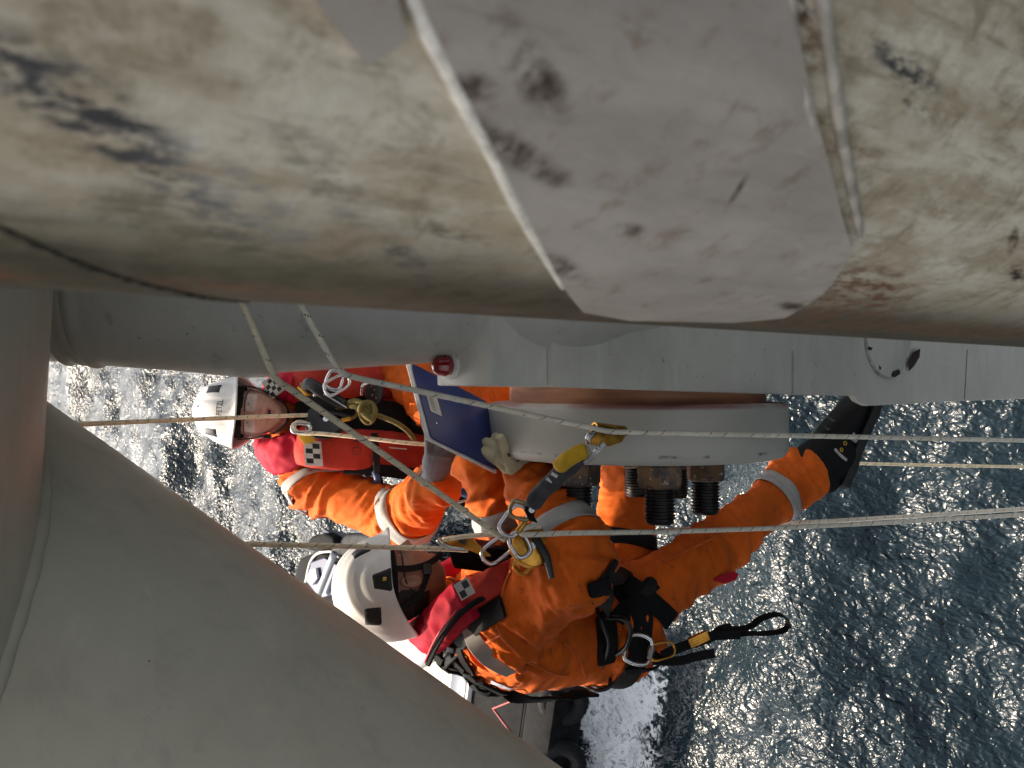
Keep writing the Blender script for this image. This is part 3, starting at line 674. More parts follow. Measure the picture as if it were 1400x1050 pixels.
# ---- head ---------------------------------------------------------------
def make_head(C, fwd, up, skin, hair, mouth_open=.4, scale=1.0):
    """returns a list of objects: face mesh + eyes etc. local x = person's left"""
    fwd = fwd.normalized(); up = (up - fwd * up.dot(fwd)).normalized(); lf = up.cross(fwd)
    NU, NV = 96, 72; L = np.zeros((NV + 1, NU, 3))
    for i in range(NV + 1):
        th = math.pi * i / NV
        for j in range(NU):
            ph = 2 * math.pi * j / NU; L[i, j] = (math.sin(th) * math.sin(ph), math.sin(th) * math.cos(ph), math.cos(th))
    x, y, z = L[..., 0], L[..., 1], L[..., 2]
    X = x * .076; Y = y * .096; Z = z * .118
    jaw = np.clip((-Z - .01) / .10, 0, 1); X = X * (1 - .36 * jaw ** 1.2); Y = np.where(Y > 0, Y * (1 - .06 * jaw), Y * (1 - .45 * jaw))
    Y = Y + .018 * np.clip((-Z - .02) / .08, 0, 1) * (y > -.2)
    front = np.clip(y * 2.2, 0, 1)
    g = lambda cx, cz, sx, sz: np.exp(-((X - cx) / sx) ** 2 - ((Z - cz) / sz) ** 2) * front
    Y = Y + .006 * g(0, .035, .05, .012)                                                            # brow
    for s in (-1, 1): Y = Y - .012 * g(s * .031, .014, .018, .012) + .004 * g(s * .031, .024, .017, .004) + .003 * g(s * .031, .004, .016, .004) + .005 * g(s * .042, -.022, .02, .018)   # sockets, cheeks
    Y = Y + .010 * g(0, .012, .008, .018) + .024 * g(0, -.018, .011, .014) + .010 * g(0, -.004, .008, .018)  # nose
    for s in (-1, 1): Y = Y + .010 * g(s * .012, -.024, .007, .007)
    Y = Y - .004 * g(0, -.036, .012, .005) + .008 * g(0, -.044, .019, .0055) - .016 * mouth_open * g(0, -.053, .016, .0045 + .003 * mouth_open) + .008 * g(0, -.062 - .004 * mouth_open, .017, .006) - .003 * g(0, -.073, .02, .005) + .008 * g(0, -.088, .018, .014)
    co = lambda a, b, c: C + (lf * a + fwd * b + up * c) * scale
    V = [co(X[i, j], Y[i, j], Z[i, j]) for i in range(NV + 1) for j in range(NU)]
    F = [(i * NU + j, i * NU + (j + 1) % NU, (i + 1) * NU + (j + 1) % NU, (i + 1) * NU + j) for i in range(NV) for j in range(NU)]
    lip = simple('lips_' + skin.name, (.33, .12, .10), .45); dark = simple('mouth_' + skin.name, (.03, .008, .008), .6)
    head = mobj('head', V, F, skin)
    for m in (lip, dark, hair): head.data.materials.append(m)
    Zf, Xf, Yf = Z.ravel(), X.ravel(), Y.ravel(); mi = []
    for f in F:
        k = f[0]; m = 0; zz, xx, yy = Zf[k], Xf[k], Yf[k]
        if yy > .05:
            if (xx / .021) ** 2 + ((zz + .053) / .014) ** 2 < 1: m = 1
            if (xx / .015) ** 2 + ((zz + .053) / (.0045 + .003 * mouth_open)) ** 2 < 1: m = 2
        if (zz > -.055 and yy < -.03 and zz < .1) or zz > .075: m = 3
        if abs(zz - .036 - .004 * math.sin(abs(xx) * 60)) < .0045 and .014 < abs(xx) < .05 and yy > .03: m = 3
        mi.append(m)
    head.data.polygons.foreach_set('material_index', mi)
    objs = [head]
    # ears
    for s in (-1, 1):
        ev = []; ef = []; n = 16
        for i in range(9):
            a = math.pi * i / 8
            for j in range(n):
                b = 2 * math.pi * j / n; px = math.sin(a) * math.cos(b); pz = math.sin(a) * math.sin(b); py = math.cos(a)
                dish = .008 if (py > 0 and px * px + pz * pz < .35) else 0
                ev.append(co(s * (.074 + .011 * py - dish + .006 * max(0, -px)), -.004 + .019 * px, -.004 + .032 * pz))
        for i in range(8):
            for j in range(n): ef.append((i * n + j, i * n + (j + 1) % n, (i + 1) * n + (j + 1) % n, (i + 1) * n + j))
        objs.append(mobj('ear', ev, ef, skin))
    # eyes
    for s in (-1, 1):
        e = co(s * .031, .0705, .013); V2, F2, _ = lathe_data([(-.0105 * math.cos(a), .0100 * math.sin(a) + .0002) for a in np.linspace(.02, math.pi - .02, 12)], e, fwd, 16)
        objs.append(mobj('eye', V2, F2, EYE_W)); V2, F2, _ = lathe_data([(.0114, .0001), (.0112, .0040), (.0098, .0052)], e, fwd, 16); objs.append(mobj('eye', V2, F2, EYE_D))
    return objs, co, (lf, fwd, up)
EYE_W = simple('eye_white', (.42, .36, .32), .3); EYE_D = simple('eye_iris', (.05, .04, .03), .2)

# ---- helmet -------------------------------------------------------------
def make_helmet(root, C, fwd, up, text=False):
    fwd = fwd.normalized(); up = (up - fwd * up.dot(fwd)).normalized(); lf = up.cross(fwd)
    A, BF, BB, H, Z0 = .116, .138, .150, .152, .046
    def rim(ph):     # rim elevation angle; ph 0 = front
        c = math.cos(ph); side = math.sin(ph) ** 2
        return math.radians(-4 + 2 * c) + side * math.radians(8) - (math.radians(24) * max(0, -c) ** 2)
    def shell(ph, E, off=0.0):
        b = BF if math.cos(ph) > 0 else BB
        n = 2.08; ce, se = math.cos(E), math.sin(E); k = (abs(ce) ** n + abs(se) ** n) ** (-1 / n); ce *= k; se *= k
        x = A * ce * math.sin(ph); y = b * ce * math.cos(ph); z = Z0 + H * se
        # moulded ridges running front to back
        ax = abs(x) / A; r = 0
        for c0, w, h in ((.30, .05, -.0035), (.62, .05, .003), (.80, .05, -.003)): r += h * math.exp(-((ax - c0) / w) ** 2) * (1 if z > Z0 + .03 else max(0, (z - Z0) / .03)) * (1 if abs(y) < .13 else .3)
        fl = .010 * math.exp(-max(0, (E - rim(ph))) / .12); rr = 1 + fl / .12
        d = Vector((x / A ** 2, y / b ** 2, (z - Z0) / H ** 2)).normalized()
        p = Vector((x * rr, y * rr + (.012 * max(0, math.cos(ph)) ** 3 * math.exp(-max(0, E - rim(ph)) / .14)), z)) + d * (r + off)
        return C + lf * p.x + fwd * p.y + up * p.z
    NU, NV = 96, 34; V = []; F = []
    for lay, off in ((0, 0.0), (1, -.006)):
        for i in range(NV + 1):
            for j in range(NU):
                ph = 2 * math.pi * j / NU; e0 = rim(ph); V.append(shell(ph, e0 + (math.pi / 2 - e0) * i / NV, off))
    N1 = (NV + 1) * NU
    for i in range(NV):
        for j in range(NU):
            q = (i * NU + j, i * NU + (j + 1) % NU, (i + 1) * NU + (j + 1) % NU, (i + 1) * NU + j); F.append(q); F.append(tuple(N1 + k for k in q[::-1]))
    for j in range(NU): F.append((j, N1 + j, N1 + (j + 1) % NU, (j + 1) % NU))
    h = mobj('helmet', V, F, HELMET_M); adopt(root, h)
    def patch(name, quad, mat, off=.0022, n=8):
        V = []; F = []
        for i in range(n + 1):
            for j in range(n + 1):
                u, v = i / n, j / n
                ph = (quad[0][0] * (1 - u) + quad[1][0] * u) * (1 - v) + (quad[3][0] * (1 - u) + quad[2][0] * u) * v
                E = (quad[0][1] * (1 - u) + quad[1][1] * u) * (1 - v) + (quad[3][1] * (1 - u) + quad[2][1] * u) * v
                V.append(shell(math.radians(ph), math.radians(E), off if 0 < i < n and 0 < j < n else -.001))
        for i in range(n):
            for j in range(n): F.append((i * (n + 1) + j, (i + 1) * (n + 1) + j, (i + 1) * (n + 1) + j + 1, i * (n + 1) + j + 1))
        o = mobj(name, V, F, mat); o.parent = h; return o
    for s in (-1, 1):
        patch('vent', [(s * 32, 22), (s * 52, 20), (s * 56, 40), (s * 38, 44)], BLACKP)
        patch('vent', [(s * 118, 14), (s * 140, 12), (s * 146, 30), (s * 122, 32)], BLACKP)
        patch('side_clip', [(s * 78, 3), (s * 104, 3), (s * 100, 22), (s * 84, 24)], BLACKP)
        patch('clip_mark', [(s * 88, 8), (s * 93, 8), (s * 94, 14), (s * 87, 13)], simple('yellow_mark', (.6, .4, .04), .5), .0034, 4)
    patch('vent', [(4, 52), (12, 52), (12, 57), (4, 57)], BLACKP, .002, 4)
    if text:
        cu = bpy.data.curves.new('lettering', 'FONT'); cu.body = 'PETZL'; cu.size = .022; cu.align_x = 'CENTER'; cu.align_y = 'CENTER'; cu.extrude = .0004; cu.resolution_u = 4
        tmp = bpy.data.objects.new('t', cu); COL.objects.link(tmp); dg = bpy.context.evaluated_depsgraph_get(); me = bpy.data.meshes.new_from_object(tmp.evaluated_get(dg)); bpy.data.objects.remove(tmp)
        bm = bmesh.new(); bm.from_mesh(me); bmesh.ops.triangulate(bm, faces=bm.faces); bmesh.ops.subdivide_edges(bm, edges=bm.edges, cuts=1)
        for v in bm.verts: v.co = shell(math.radians(6) + v.co.x / .13, math.radians(19) + v.co.y / .125, .0028 + v.co.z)
        bm.to_mesh(me); bm.free(); me.materials.clear(); me.materials.append(BLACKP); o = link(bpy.data.objects.new('lettering', me)); o.parent = h
    return h, shell

# ---- hand ---------------------------------------------------------------
def make_hand(name, wrist, fdir, back, thumb_side, curls, thumb_dir, mat, root, size=1.0, spread=.10, thumb_curl=.2):
    """fdir: wrist to knuckles, back: out of the back of the hand, thumb_side: +1/-1 along fdir x back"""
    f = fdir.normalized(); b = (back - f * back.dot(f)).normalized(); s = f.cross(b) * thumb_side; W = Vector(wrist); k = size
    parts = [loft([(W - f * .035 * k, .033 * k, .027 * k), (W, .032 * k, .025 * k), (W + f * .03 * k, .040 * k, .022 * k), (W + f * .065 * k, .044 * k, .020 * k), (W + f * .092 * k, .043 * k, .016 * k)], s, 18)]
    lens = [(.046, .028, .022), (.050, .031, .024), (.047, .029, .023), (.036, .022, .020)]; rad = [.0115, .0120, .0115, .0105]
    for i in range(4):
        base = W + f * (.088 - (.004, 0, .003, .010)[i]) * k + s * ((.033, .0115, -.0105, -.031)[i] * k); d = (f + s * ((1.5 - i) * spread)).normalized(); nb = b
        pts = [base - d * .02 * k, base]; ax = d.cross(nb).normalized(); cur = d
        for j in range(3):
            cur = Matrix.Rotation(-curls[i][j], 3, ax) @ cur; pts.append(pts[-1] + cur * lens[i][j] * k)
        rr = [rad[i] * k * q for q in (1.05, 1.05, 1.0, .94, .84)]
        parts.append(loft(dense(pts, rr, 4), ax, 12))
    tb = W + f * .028 * k + s * .030 * k; td = thumb_dir.normalized(); pts = [W + f * .018 * k + s * .012 * k, tb + td * .012 * k, tb + td * .045 * k]
    t2 = (td + f * thumb_curl).normalized(); pts += [pts[-1] + t2 * .034 * k, pts[-1] + t2 * .060 * k]
    parts.append(loft(dense(pts, [.017 * k, .0165 * k, .0145 * k, .0135 * k, .0115 * k], 4), b, 12))
    o = remesh(name, parts, .0032, 2, mat); displace_mesh(o, lambda co: pnoise(co * 55) * .0016 + pnoise(co * 120) * .0007); adopt(root, o); return o
def make_boot(root, ankle, toe, up, k=1.0, shaft=None):
    """ankle joint, toe tip (sole direction derived), up: along the shin"""
    f = (toe - ankle); up = up.normalized(); f = (f - up * f.dot(up)).normalized(); s = f.cross(up)
    f = f * k; s = s * k; up = up * k; sh = up if shaft is None else shaft.normalized() * k
    heel = ankle - f * .075 - up * .085
    sec = []
    for t, w, h in ((0, .034, .045), (.06, .040, .055), (.12, .040, .060), (.18, .044, .046), (.22, .050, .036), (.255, .046, .030), (.285, .030, .022)):
        sec.append((heel + f * t + up * (h + .012), w * k, h * k))
    parts = [loft(sec, s, 20), loft([(ankle + sh * .10, .050 * k, .054 * k), (ankle + sh * .05, .054 * k, .060 * k), (ankle - up * .01, .052 * k, .066 * k), (ankle - up * .05, .042 * k, .07 * k)], s, 20)]
    o = remesh('boot', parts, .006, 4, BOOT_M); displace_mesh(o, lambda co: pnoise(co * 40) * .002 + (1 - np.abs(pnoise(co * 18)) * 3) * .0018); adopt(root, o)
    sole = [heel + f * (.005 + t) + s * w for t, w in ((-.008, 0), (.0, .030), (.05, .038), (.10, .034), (.16, .040), (.22, .050), (.26, .044), (.287, .022), (.292, 0), (.287, -.022), (.26, -.044), (.22, -.048), (.16, -.036), (.10, -.032), (.05, -.036), (.0, -.030))]
    so_ = prism('sole', [p + up * -.006 for p in sole], up * .026, simple('boot_rubber', (.012, .012, .012), .7, 0, .3, 40, .4), bev=.003); so_.parent = o; so_.matrix_parent_inverse = o.matrix_world.inverted()
    return o, f, s, heel
def dlen(a, b): return (a - b).length
def build_person(kind):
    if kind == 1:    # facing the camera
        J = dict(head=P(348, 565, 3.18), neck=P(402, 573, 3.33), chest=P(450, 577, 3.38), belly=P(540, 580, 3.52), pelvis=P(605, 582, 3.66),
                 rs=P(425, 660, 3.31), re=P(554, 711, 3.14), rw=P(592, 664, 2.92), ls=P(425, 502, 3.36), le=P(548, 500, 3.34), lw=P(598, 560, 3.12),
                 rh=P(612, 612, 3.66), rk=P(715, 618, 3.42), ra=P(850, 590, 3.85), lh=P(612, 550, 3.68), lk=P(700, 522, 3.45), la=P(830, 540, 3.85))
        lat = (J['ls'] - J['rs']).normalized(); fwd = -FWD + RGT * .17 + UPV * .03; up = -RGT - FWD * .17 + UPV * .08
        label = 'man in white helmet, glasses and orange coverall facing the viewer, grey glove under blue clipboard'
    else:            # seen from his right side
        J = dict(head=P(553, 800, 2.62), neck=P(618, 836, 2.70), chest=P(682, 862, 2.76), belly=P(768, 876, 2.88), pelvis=P(838, 862, 2.98),
                 rs=P(690, 852, 2.57), re=P(790, 768, 2.40), rw=P(729, 660, 2.55), ls=P(668, 795, 2.93), le=P(712, 752, 2.80), lw=P(662, 640, 2.74),
                 rh=P(852, 838, 2.90), rk=P(975, 752, 3.06), ra=P(1094, 652, 3.24), lh=P(846, 800, 3.08), lk=P(862, 640, 3.22), la=P(985, 575, 3.40))
        lat = (J['ls'] - J['rs']).normalized(); fwd = UPV + RGT * -.10 + FWD * .38; up = -RGT - FWD * .30 + UPV * .05
        label = 'man in white helmet and orange coverall seen side-on, sitting in a harness, one boot out'
    for n_, a, b in (('uarm', 'rs', 're'), ('farm', 're', 'rw'), ('ularm', 'ls', 'le'), ('flarm', 'le', 'lw'), ('thigh', 'rh', 'rk'), ('shin', 'rk', 'ra'), ('lthigh', 'lh', 'lk'), ('lshin', 'lk', 'la'), ('sh', 'rs', 'ls'), ('torso', 'neck', 'pelvis'), ('hn', 'head', 'neck')):
        pass
    root = empty('person', J['pelvis'], label, 'person')
    W = .165
    torso = loft([(J['pelvis'], .165, .13), (J['belly'], .155, .128), (J['chest'].lerp(J['belly'], .35), .175, .14), (J['chest'], .18, .135), (J['chest'].lerp(J['neck'], .55), .15, .11), (J['neck'], .085, .085)], lat, 26)
    parts = [torso]
    for s in 'rl':
        S, E, Wr, H, K_, A_ = (J[s + k] for k in ('s', 'e', 'w', 'h', 'k', 'a'))
        parts.append(loft(dense([S.lerp(J['chest'], .3), S, S.lerp(E, .5), E, E.lerp(Wr, .55), Wr], [.092, .102, .102, .088, .074, .054] if kind == 2 else [.085, .086, .080, .072, .066, .050]), lat, 18))
        parts.append(loft(dense([H.lerp(J['pelvis'], .3), H, H.lerp(K_, .5), K_, K_.lerp(A_, .5), A_], [.108, .106, .090, .074, .069, .062]), lat, 20))
    nk = loft([(J['neck'] - (J['head'] - J['neck']) * .3, .062, .062), (J['head'].lerp(J['neck'], .5), .058, .062), (J['head'].lerp(J['neck'], .2), .058, .066)], lat, 18)
    body = remesh('body', parts, .0075, 7, ORANGE)
    bones = [(J['pelvis'], J['chest'], .8), (J['chest'], J['neck'], .5)]
    for s in 'rl': bones += [(J[s + 's'], J[s + 'e'], 1.0), (J[s + 'e'], J[s + 'w'], 1.15), (J[s + 'h'], J[s + 'k'], .9), (J[s + 'k'], J[s + 'a'], 1.1)]
    wrinkle(body, bones, .023, kind * 11.7)
    skin = skin_mat('skin_tanned' if kind == 2 else 'skin_fair', (.32, .155, .10) if kind == 2 else (.47, .25, .18))
    hair = simple('dark_hair' if kind == 2 else 'brown_hair', (.03, .02, .016), .7, 0, .4, 90, .6, 300)
    hobjs, co, fr = make_head(J['head'], fwd, up, skin, hair, .55 if kind == 1 else .1)
    nko = mobj('neck', nk[0], nk[1], skin)
    bv = bvh_of(body)
    body2 = joinm('body', [body, nko] + hobjs); body2.data.polygons.foreach_set('use_smooth', [True] * len(body2.data.polygons)); adopt(root, body2)
    helm, shell = make_helmet(root, J['head'], fwd, up, kind == 1)
    return root, J, bv, co, fr, shell, lat
P1 = build_person(1)
P2 = build_person(2)
# ================================================================== CLOTHING AND HARNESS
def puff(name, pts, ups, w, t, mat, root, seed=0.0, amp=.006, n=8, scale=None, taper=True):
    """padded tube: elliptical section, creased cloth"""
    q = catmull(pts, n); u = [x.normalized() for x in catmull(ups, n)]; N = len(q)
    sc = [(.55 + .45 * min(1, min(i, N - 1 - i) / 3.0)) if taper else 1.0 for i in range(N)]
    prof = [(t * math.copysign(abs(math.sin(a)) ** .75, math.sin(a)), w * math.copysign(abs(math.cos(a)) ** .75, math.cos(a))) for a in np.linspace(0, 2 * math.pi, 28, endpoint=False)]
    V, F, UV = sweep_data(q, prof, False, up=u, scale=sc); o = mobj(name, V, F, mat, None, True, UV)
    bm = bmesh.new(); bm.from_mesh(o.data); bmesh.ops.recalc_face_normals(bm, faces=bm.faces); bmesh.ops.subdivide_edges(bm, edges=bm.edges, cuts=1, use_grid_fill=True); bm.to_mesh(o.data); bm.free()
    o.data.polygons.foreach_set('use_smooth', [True] * len(o.data.polygons)); o.data.update()
    displace_mesh(o, lambda c: (1 - np.abs(pnoise(c * 20 + seed)) * 2.8) * amp + pnoise(c * 45 + seed) * amp * .4)
    adopt(root, o); return o
def checker_mat():
    t = NT('black_and_silver_checks'); c = t.n('ShaderNodeTexChecker'); t.set(c.inputs['Vector'], t.mapv(t.coord('UV'), (1, 1, 1))); c.inputs['Scale'].default_value = 1.0
    c.inputs['Color1'].default_value = (.015, .015, .018, 1); c.inputs['Color2'].default_value = (.50, .50, .49, 1); t.P(base=c.outputs[0], rough=.4); return t.m
CHECK = checker_mat(); SILVER = simple('silver_tape', (.52, .51, .49), .4)
def patch4(name, corners, mat, root, nu=2, nv=3, lift=.003, border=None):
    """small flat sewn-on panel; corners in order"""
    c = [Vector(p) for p in corners]; nrm = (c[1] - c[0]).cross(c[3] - c[0]).normalized()
    if nrm.dot(-FWD) < 0: nrm = -nrm
    if border:
        m = sum(c, Vector()) / 4; b = [m + (p - m) * 1.25 for p in c]; o = prism('patch_backing', b, nrm * .002, border, bev=0); adopt(root, o); c = [p + nrm * .0025 for p in c]
    V = [p + nrm * lift for p in c]; o = mobj(name, V, [(0, 1, 2, 3)], mat, None, False, [(0, 0), (nu, 0), (nu, nv), (0, nv)]); adopt(root, o); return o
def text_on(name, body, org, right, up, size, mat, root, extrude=.0005):
    cu = bpy.data.curves.new(name, 'FONT'); cu.body = body; cu.size = size; cu.align_x = 'CENTER'; cu.align_y = 'CENTER'; cu.extrude = extrude; cu.resolution_u = 3
    tmp = bpy.data.objects.new('t', cu); COL.objects.link(tmp); dg = bpy.context.evaluated_depsgraph_get(); me = bpy.data.meshes.new_from_object(tmp.evaluated_get(dg)); bpy.data.objects.remove(tmp)
    r = right.normalized(); u = (up - r * up.dot(r)).normalized(); n = r.cross(u)
    for v in me.vertices: v.co = org + r * v.co.x + u * v.co.y + n * v.co.z
    me.materials.clear(); me.materials.append(mat); o = link(bpy.data.objects.new(name, me)); adopt(root, o); return o
def ring_path(C, ax, xr, r1, r2, n=24, a0=0, a1=2 * math.pi):
    ax = ax.normalized(); x = (xr - ax * xr.dot(ax)).normalized(); y = ax.cross(x)
    return [C + x * (r1 * math.cos(a)) + y * (r2 * math.sin(a)) for a in np.linspace(a0, a1, n, endpoint=abs(a1 - a0) < 6.2)]
YELLOW = simple('yellow_plastic', (.62, .37, .02), .5); STEEL = simple('polished_steel', (.55, .55, .56), .25, 1.0, .1)
GOLD = simple('gold_anodised', (.55, .27, .045), .3, .9, .25, 30, .15)
CLEAR = NT('clear_lens'); CLEAR.P(base=(.9, .92, .92), rough=.05, alpha=.22); CLEAR = CLEAR.m

def dress_head(root, co, fr, shell, kind):
    lf, fw, up = fr
    # chin strap
    for s in (-1, 1):
        pts = [co(s * .090, .030, .045), co(s * .083, .030, .0), co(s * .070, .040, -.045), co(s * .052, .062, -.085), co(s * .022, .094, -.112), co(0, .098, -.116)]
        o = strap('chin_strap', pts, [lf * s, lf * s, lf * s, (lf * s - up * .6 + fw * .2).normalized(), (-up + fw * .4).normalized(), (-up + fw * .4).normalized()], .017, .003, BLACKW); adopt(root, o)
        pts = [co(s * .090, -.075, .03), co(s * .084, -.045, -.02), co(s * .070, .030, -.058)]
        o = strap('chin_strap', pts, lf * s, .015, .003, BLACKW); adopt(root, o)
        o = box('strap_buckle', co(s * .075, .028, -.05), lf, fw, up, .010, .028, .024, BLACKP, bev=.003); adopt(root, o)
    # inner headband
    o = strap('headband', [co(.085 * math.sin(a), .108 * math.cos(a), .048) for a in np.linspace(0, 2 * math.pi, 32, endpoint=False)], [(lf * math.sin(a) + fw * math.cos(a)) for a in np.linspace(0, 2 * math.pi, 32, endpoint=False)], .03, .004, BLACKW, closed=True, smoothpts=False); adopt(root, o)
    # safety glasses
    for s in (-1, 1):
        V = []; F = []
        for i in range(9):
            for j in range(7):
                u = .006 + .056 * i / 8; w = -.012 + .034 * j / 6; w2 = w if i else w * .7
                V.append(co(s * u, .108 - 5.5 * u * u - .12 * max(0, u - .045), w2))
        for i in range(8):
            for j in range(6): F.append((i * 7 + j, (i + 1) * 7 + j, (i + 1) * 7 + j + 1, i * 7 + j + 1))
        o = mobj('lens', V, F, CLEAR); adopt(root, o)
        pts = [co(s * .004, .109, .020), co(s * .03, .104, .023), co(s * .058, .088, .021), co(s * .073, .065, .017), co(s * .080, .0, .012), co(s * .079, -.022, .0), co(s * .077, -.032, -.014)]
        o = tube('glasses_frame', pts, .0022, BLACKP, k=8); adopt(root, o)

def dress1():
    root, J, bv, co, fr, shell, lat = P1
    dress_head(root, co, fr, shell, 1)
    make_hand('glove', P(595, 646, 2.85), P(612, 598, 2.70) - P(595, 646, 2.85), -FWD + RGT * .3 - UPV * .2, 1, [(.25, .3, .2)] * 4, P(640, 605, 2.72) - P(600, 640, 2.82), GLOVE_GREY, root, 1.2)
    cuff = tube('glove_cuff', ring_path(P(594, 655, 2.88), P(612, 598, 2.70) - P(595, 646, 2.85), RGT, .046, .042), .005, simple('pale_cuff_band', (.35, .27, .20), .8), closed=True, n=2); adopt(root, cuff)
    make_hand('glove', J['lw'], P(640, 585, 3.0) - J['lw'], -FWD, -1, [(.4, .5, .3)] * 4, P(640, 560, 2.95) - J['lw'], GLOVE_GREY, root, 1.0)
    make_boot(root, J['ra'] + (J['ra'] - J['rk']).normalized() * .06, J['ra'] - FWD * .3, J['rk'] - J['ra']); make_boot(root, J['la'] + (J['la'] - J['lk']).normalized() * .06, J['la'] - FWD * .3 + UPV * .1, J['lk'] - J['la'])
    band('reflective_band', bv, J['rs'], J['re'], .24, .052, REFLECT, root, tilt=(RGT * .25)); band('reflective_band', bv, J['re'], J['rw'], .22, .05, REFLECT, root)
    band('reflective_band', bv, J['ls'], J['le'], .3, .05, REFLECT, root); band('reflective_band', bv, J['rk'], J['ra'], .55, .05, REFLECT, root)
    # collar of the coverall
    c = J['neck'].lerp(J['head'], .22); o = strap('collar', ring_path(c + FWD * .01, J['head'] - J['neck'], lat, .078, .080, 28), [(p - c).normalized() for p in ring_path(c, J['head'] - J['neck'], lat, .078, .080, 28)], .055, .006, ORANGE, closed=True, smoothpts=False); adopt(root, o)
    # life jacket: two lobes down the chest and a padded collar behind the neck
    up0 = [-FWD] * 5
    lobeR = puff('life_jacket_lobe', [P(405, 606, 3.20), P(440, 613, 3.14), P(500, 615, 3.18), P(560, 619, 3.26), P(592, 624, 3.32)], up0, .066, .030, CORAL, root, 1.0, .003)
    lobeL = puff('life_jacket_lobe', [P(398, 527, 3.23), P(440, 523, 3.18), P(500, 520, 3.24), P(545, 522, 3.32)], up0[:4], .058, .030, CORAL, root, 5.0, .003)
    nb = J['neck']; k = [P(415, 606, 3.19), P(385, 622, 3.22), P(368, 620, 3.34), P(372, 575, 3.44), P(375, 530, 3.36), P(388, 524, 3.26), P(410, 526, 3.21)]
    puff('life_jacket_collar', k, [(-FWD - RGT * .2), (-FWD - RGT * .5 - UPV * .4), (-RGT - UPV * .6), (-RGT - FWD * .2), (-RGT + UPV * .6), (-FWD - RGT * .5 + UPV * .3), -FWD], .060, .034, PINK, root, 2.0, .0075, taper=False)
    def q4(px, d): return [P(x, y, d) for x, y in px]
    patch4('check_patch', q4([(418, 606), (420, 633), (439, 634), (437, 607)], 3.095), CHECK, root, 4, 2, border=SILVER)
    patch4('check_patch', q4([(361, 524), (372, 543), (386, 532), (375, 514)], 3.155), CHECK, root, 4, 3, border=SILVER)
    # maker's panel on the lower lobe
    text_on('lettering', 'M', P(489, 600, 3.115), UPV, -RGT, .030, BLACKP, root)
    fr_ = [P(483, 612, 3.12), P(483, 621, 3.12), P(493, 621, 3.12), P(493, 612, 3.12)]; adopt(root, tube('printed_frame', fr_, .0016, BLACKP, closed=True, smoothpts=False, k=6))
    adopt(root, strap('reflective_stripe', [P(530, 604, 3.145), P(560, 607, 3.175)], -FWD, .004, .001, SILVER, n=2), strap('reflective_stripe', [P(532, 612, 3.15), P(556, 614, 3.175)], -FWD, .004, .001, SILVER, n=2))
    # black zip edge and waist belt
    adopt(root, strap('jacket_edge', [P(470, 640, 3.17), P(520, 643, 3.18), P(565, 648, 3.24), P(600, 644, 3.34)], -FWD, .040, .02, BLACKW))
    adopt(root, strap('waist_strap', [P(512, 592, 3.125), P(514, 615, 3.135), P(516, 645, 3.15), P(522, 668, 3.22)], -FWD, .022, .005, BLACKW))
    band('harness_belt', bv, J['belly'], J['pelvis'], .45, .07, BLACKW, root, .010, 48, 5, .24, None, 1.45)
    # chest harness webbing
    for pts in ([(372, 522), (395, 545), (440, 556), (480, 562), (560, 572)], [(388, 612), (405, 600), (430, 590), (470, 580), (560, 580)], [(470, 545), (500, 560), (540, 575), (600, 585)], [(440, 575), (490, 585), (540, 590), (585, 600)]):
        strap_on('harness_strap', bv, pts, .044, .006, BLACKW, root, .012)
    adopt(root, prism('chest_plate', [P(402, 548, 3.20), P(440, 540, 3.19), P(500, 544, 3.20), P(560, 552, 3.26), P(596, 575, 3.30), P(590, 600, 3.30), P(500, 600, 3.22), P(430, 592, 3.19), P(404, 575, 3.20)], FWD * .03, BLACKW, bev=.008))
    adopt(root, prism('yellow_tag', [P(406, 594, 3.09), P(417, 610, 3.09), P(432, 603, 3.09), P(424, 590, 3.09)], FWD * .006, YELLOW, bev=.002))
    adopt(root, tube('inflator_tube', [P(512, 645, 3.17), P(516, 655, 3.16), P(512, 668, 3.2)], .012, simple('blue_inflator', (.03, .06, .16), .5)))
    for pts in ([(396, 606), (402, 592), (408, 575)],):
        strap_on('harness_strap', bv, pts, .03, .005, BLACKW, root, .02)
dress1()

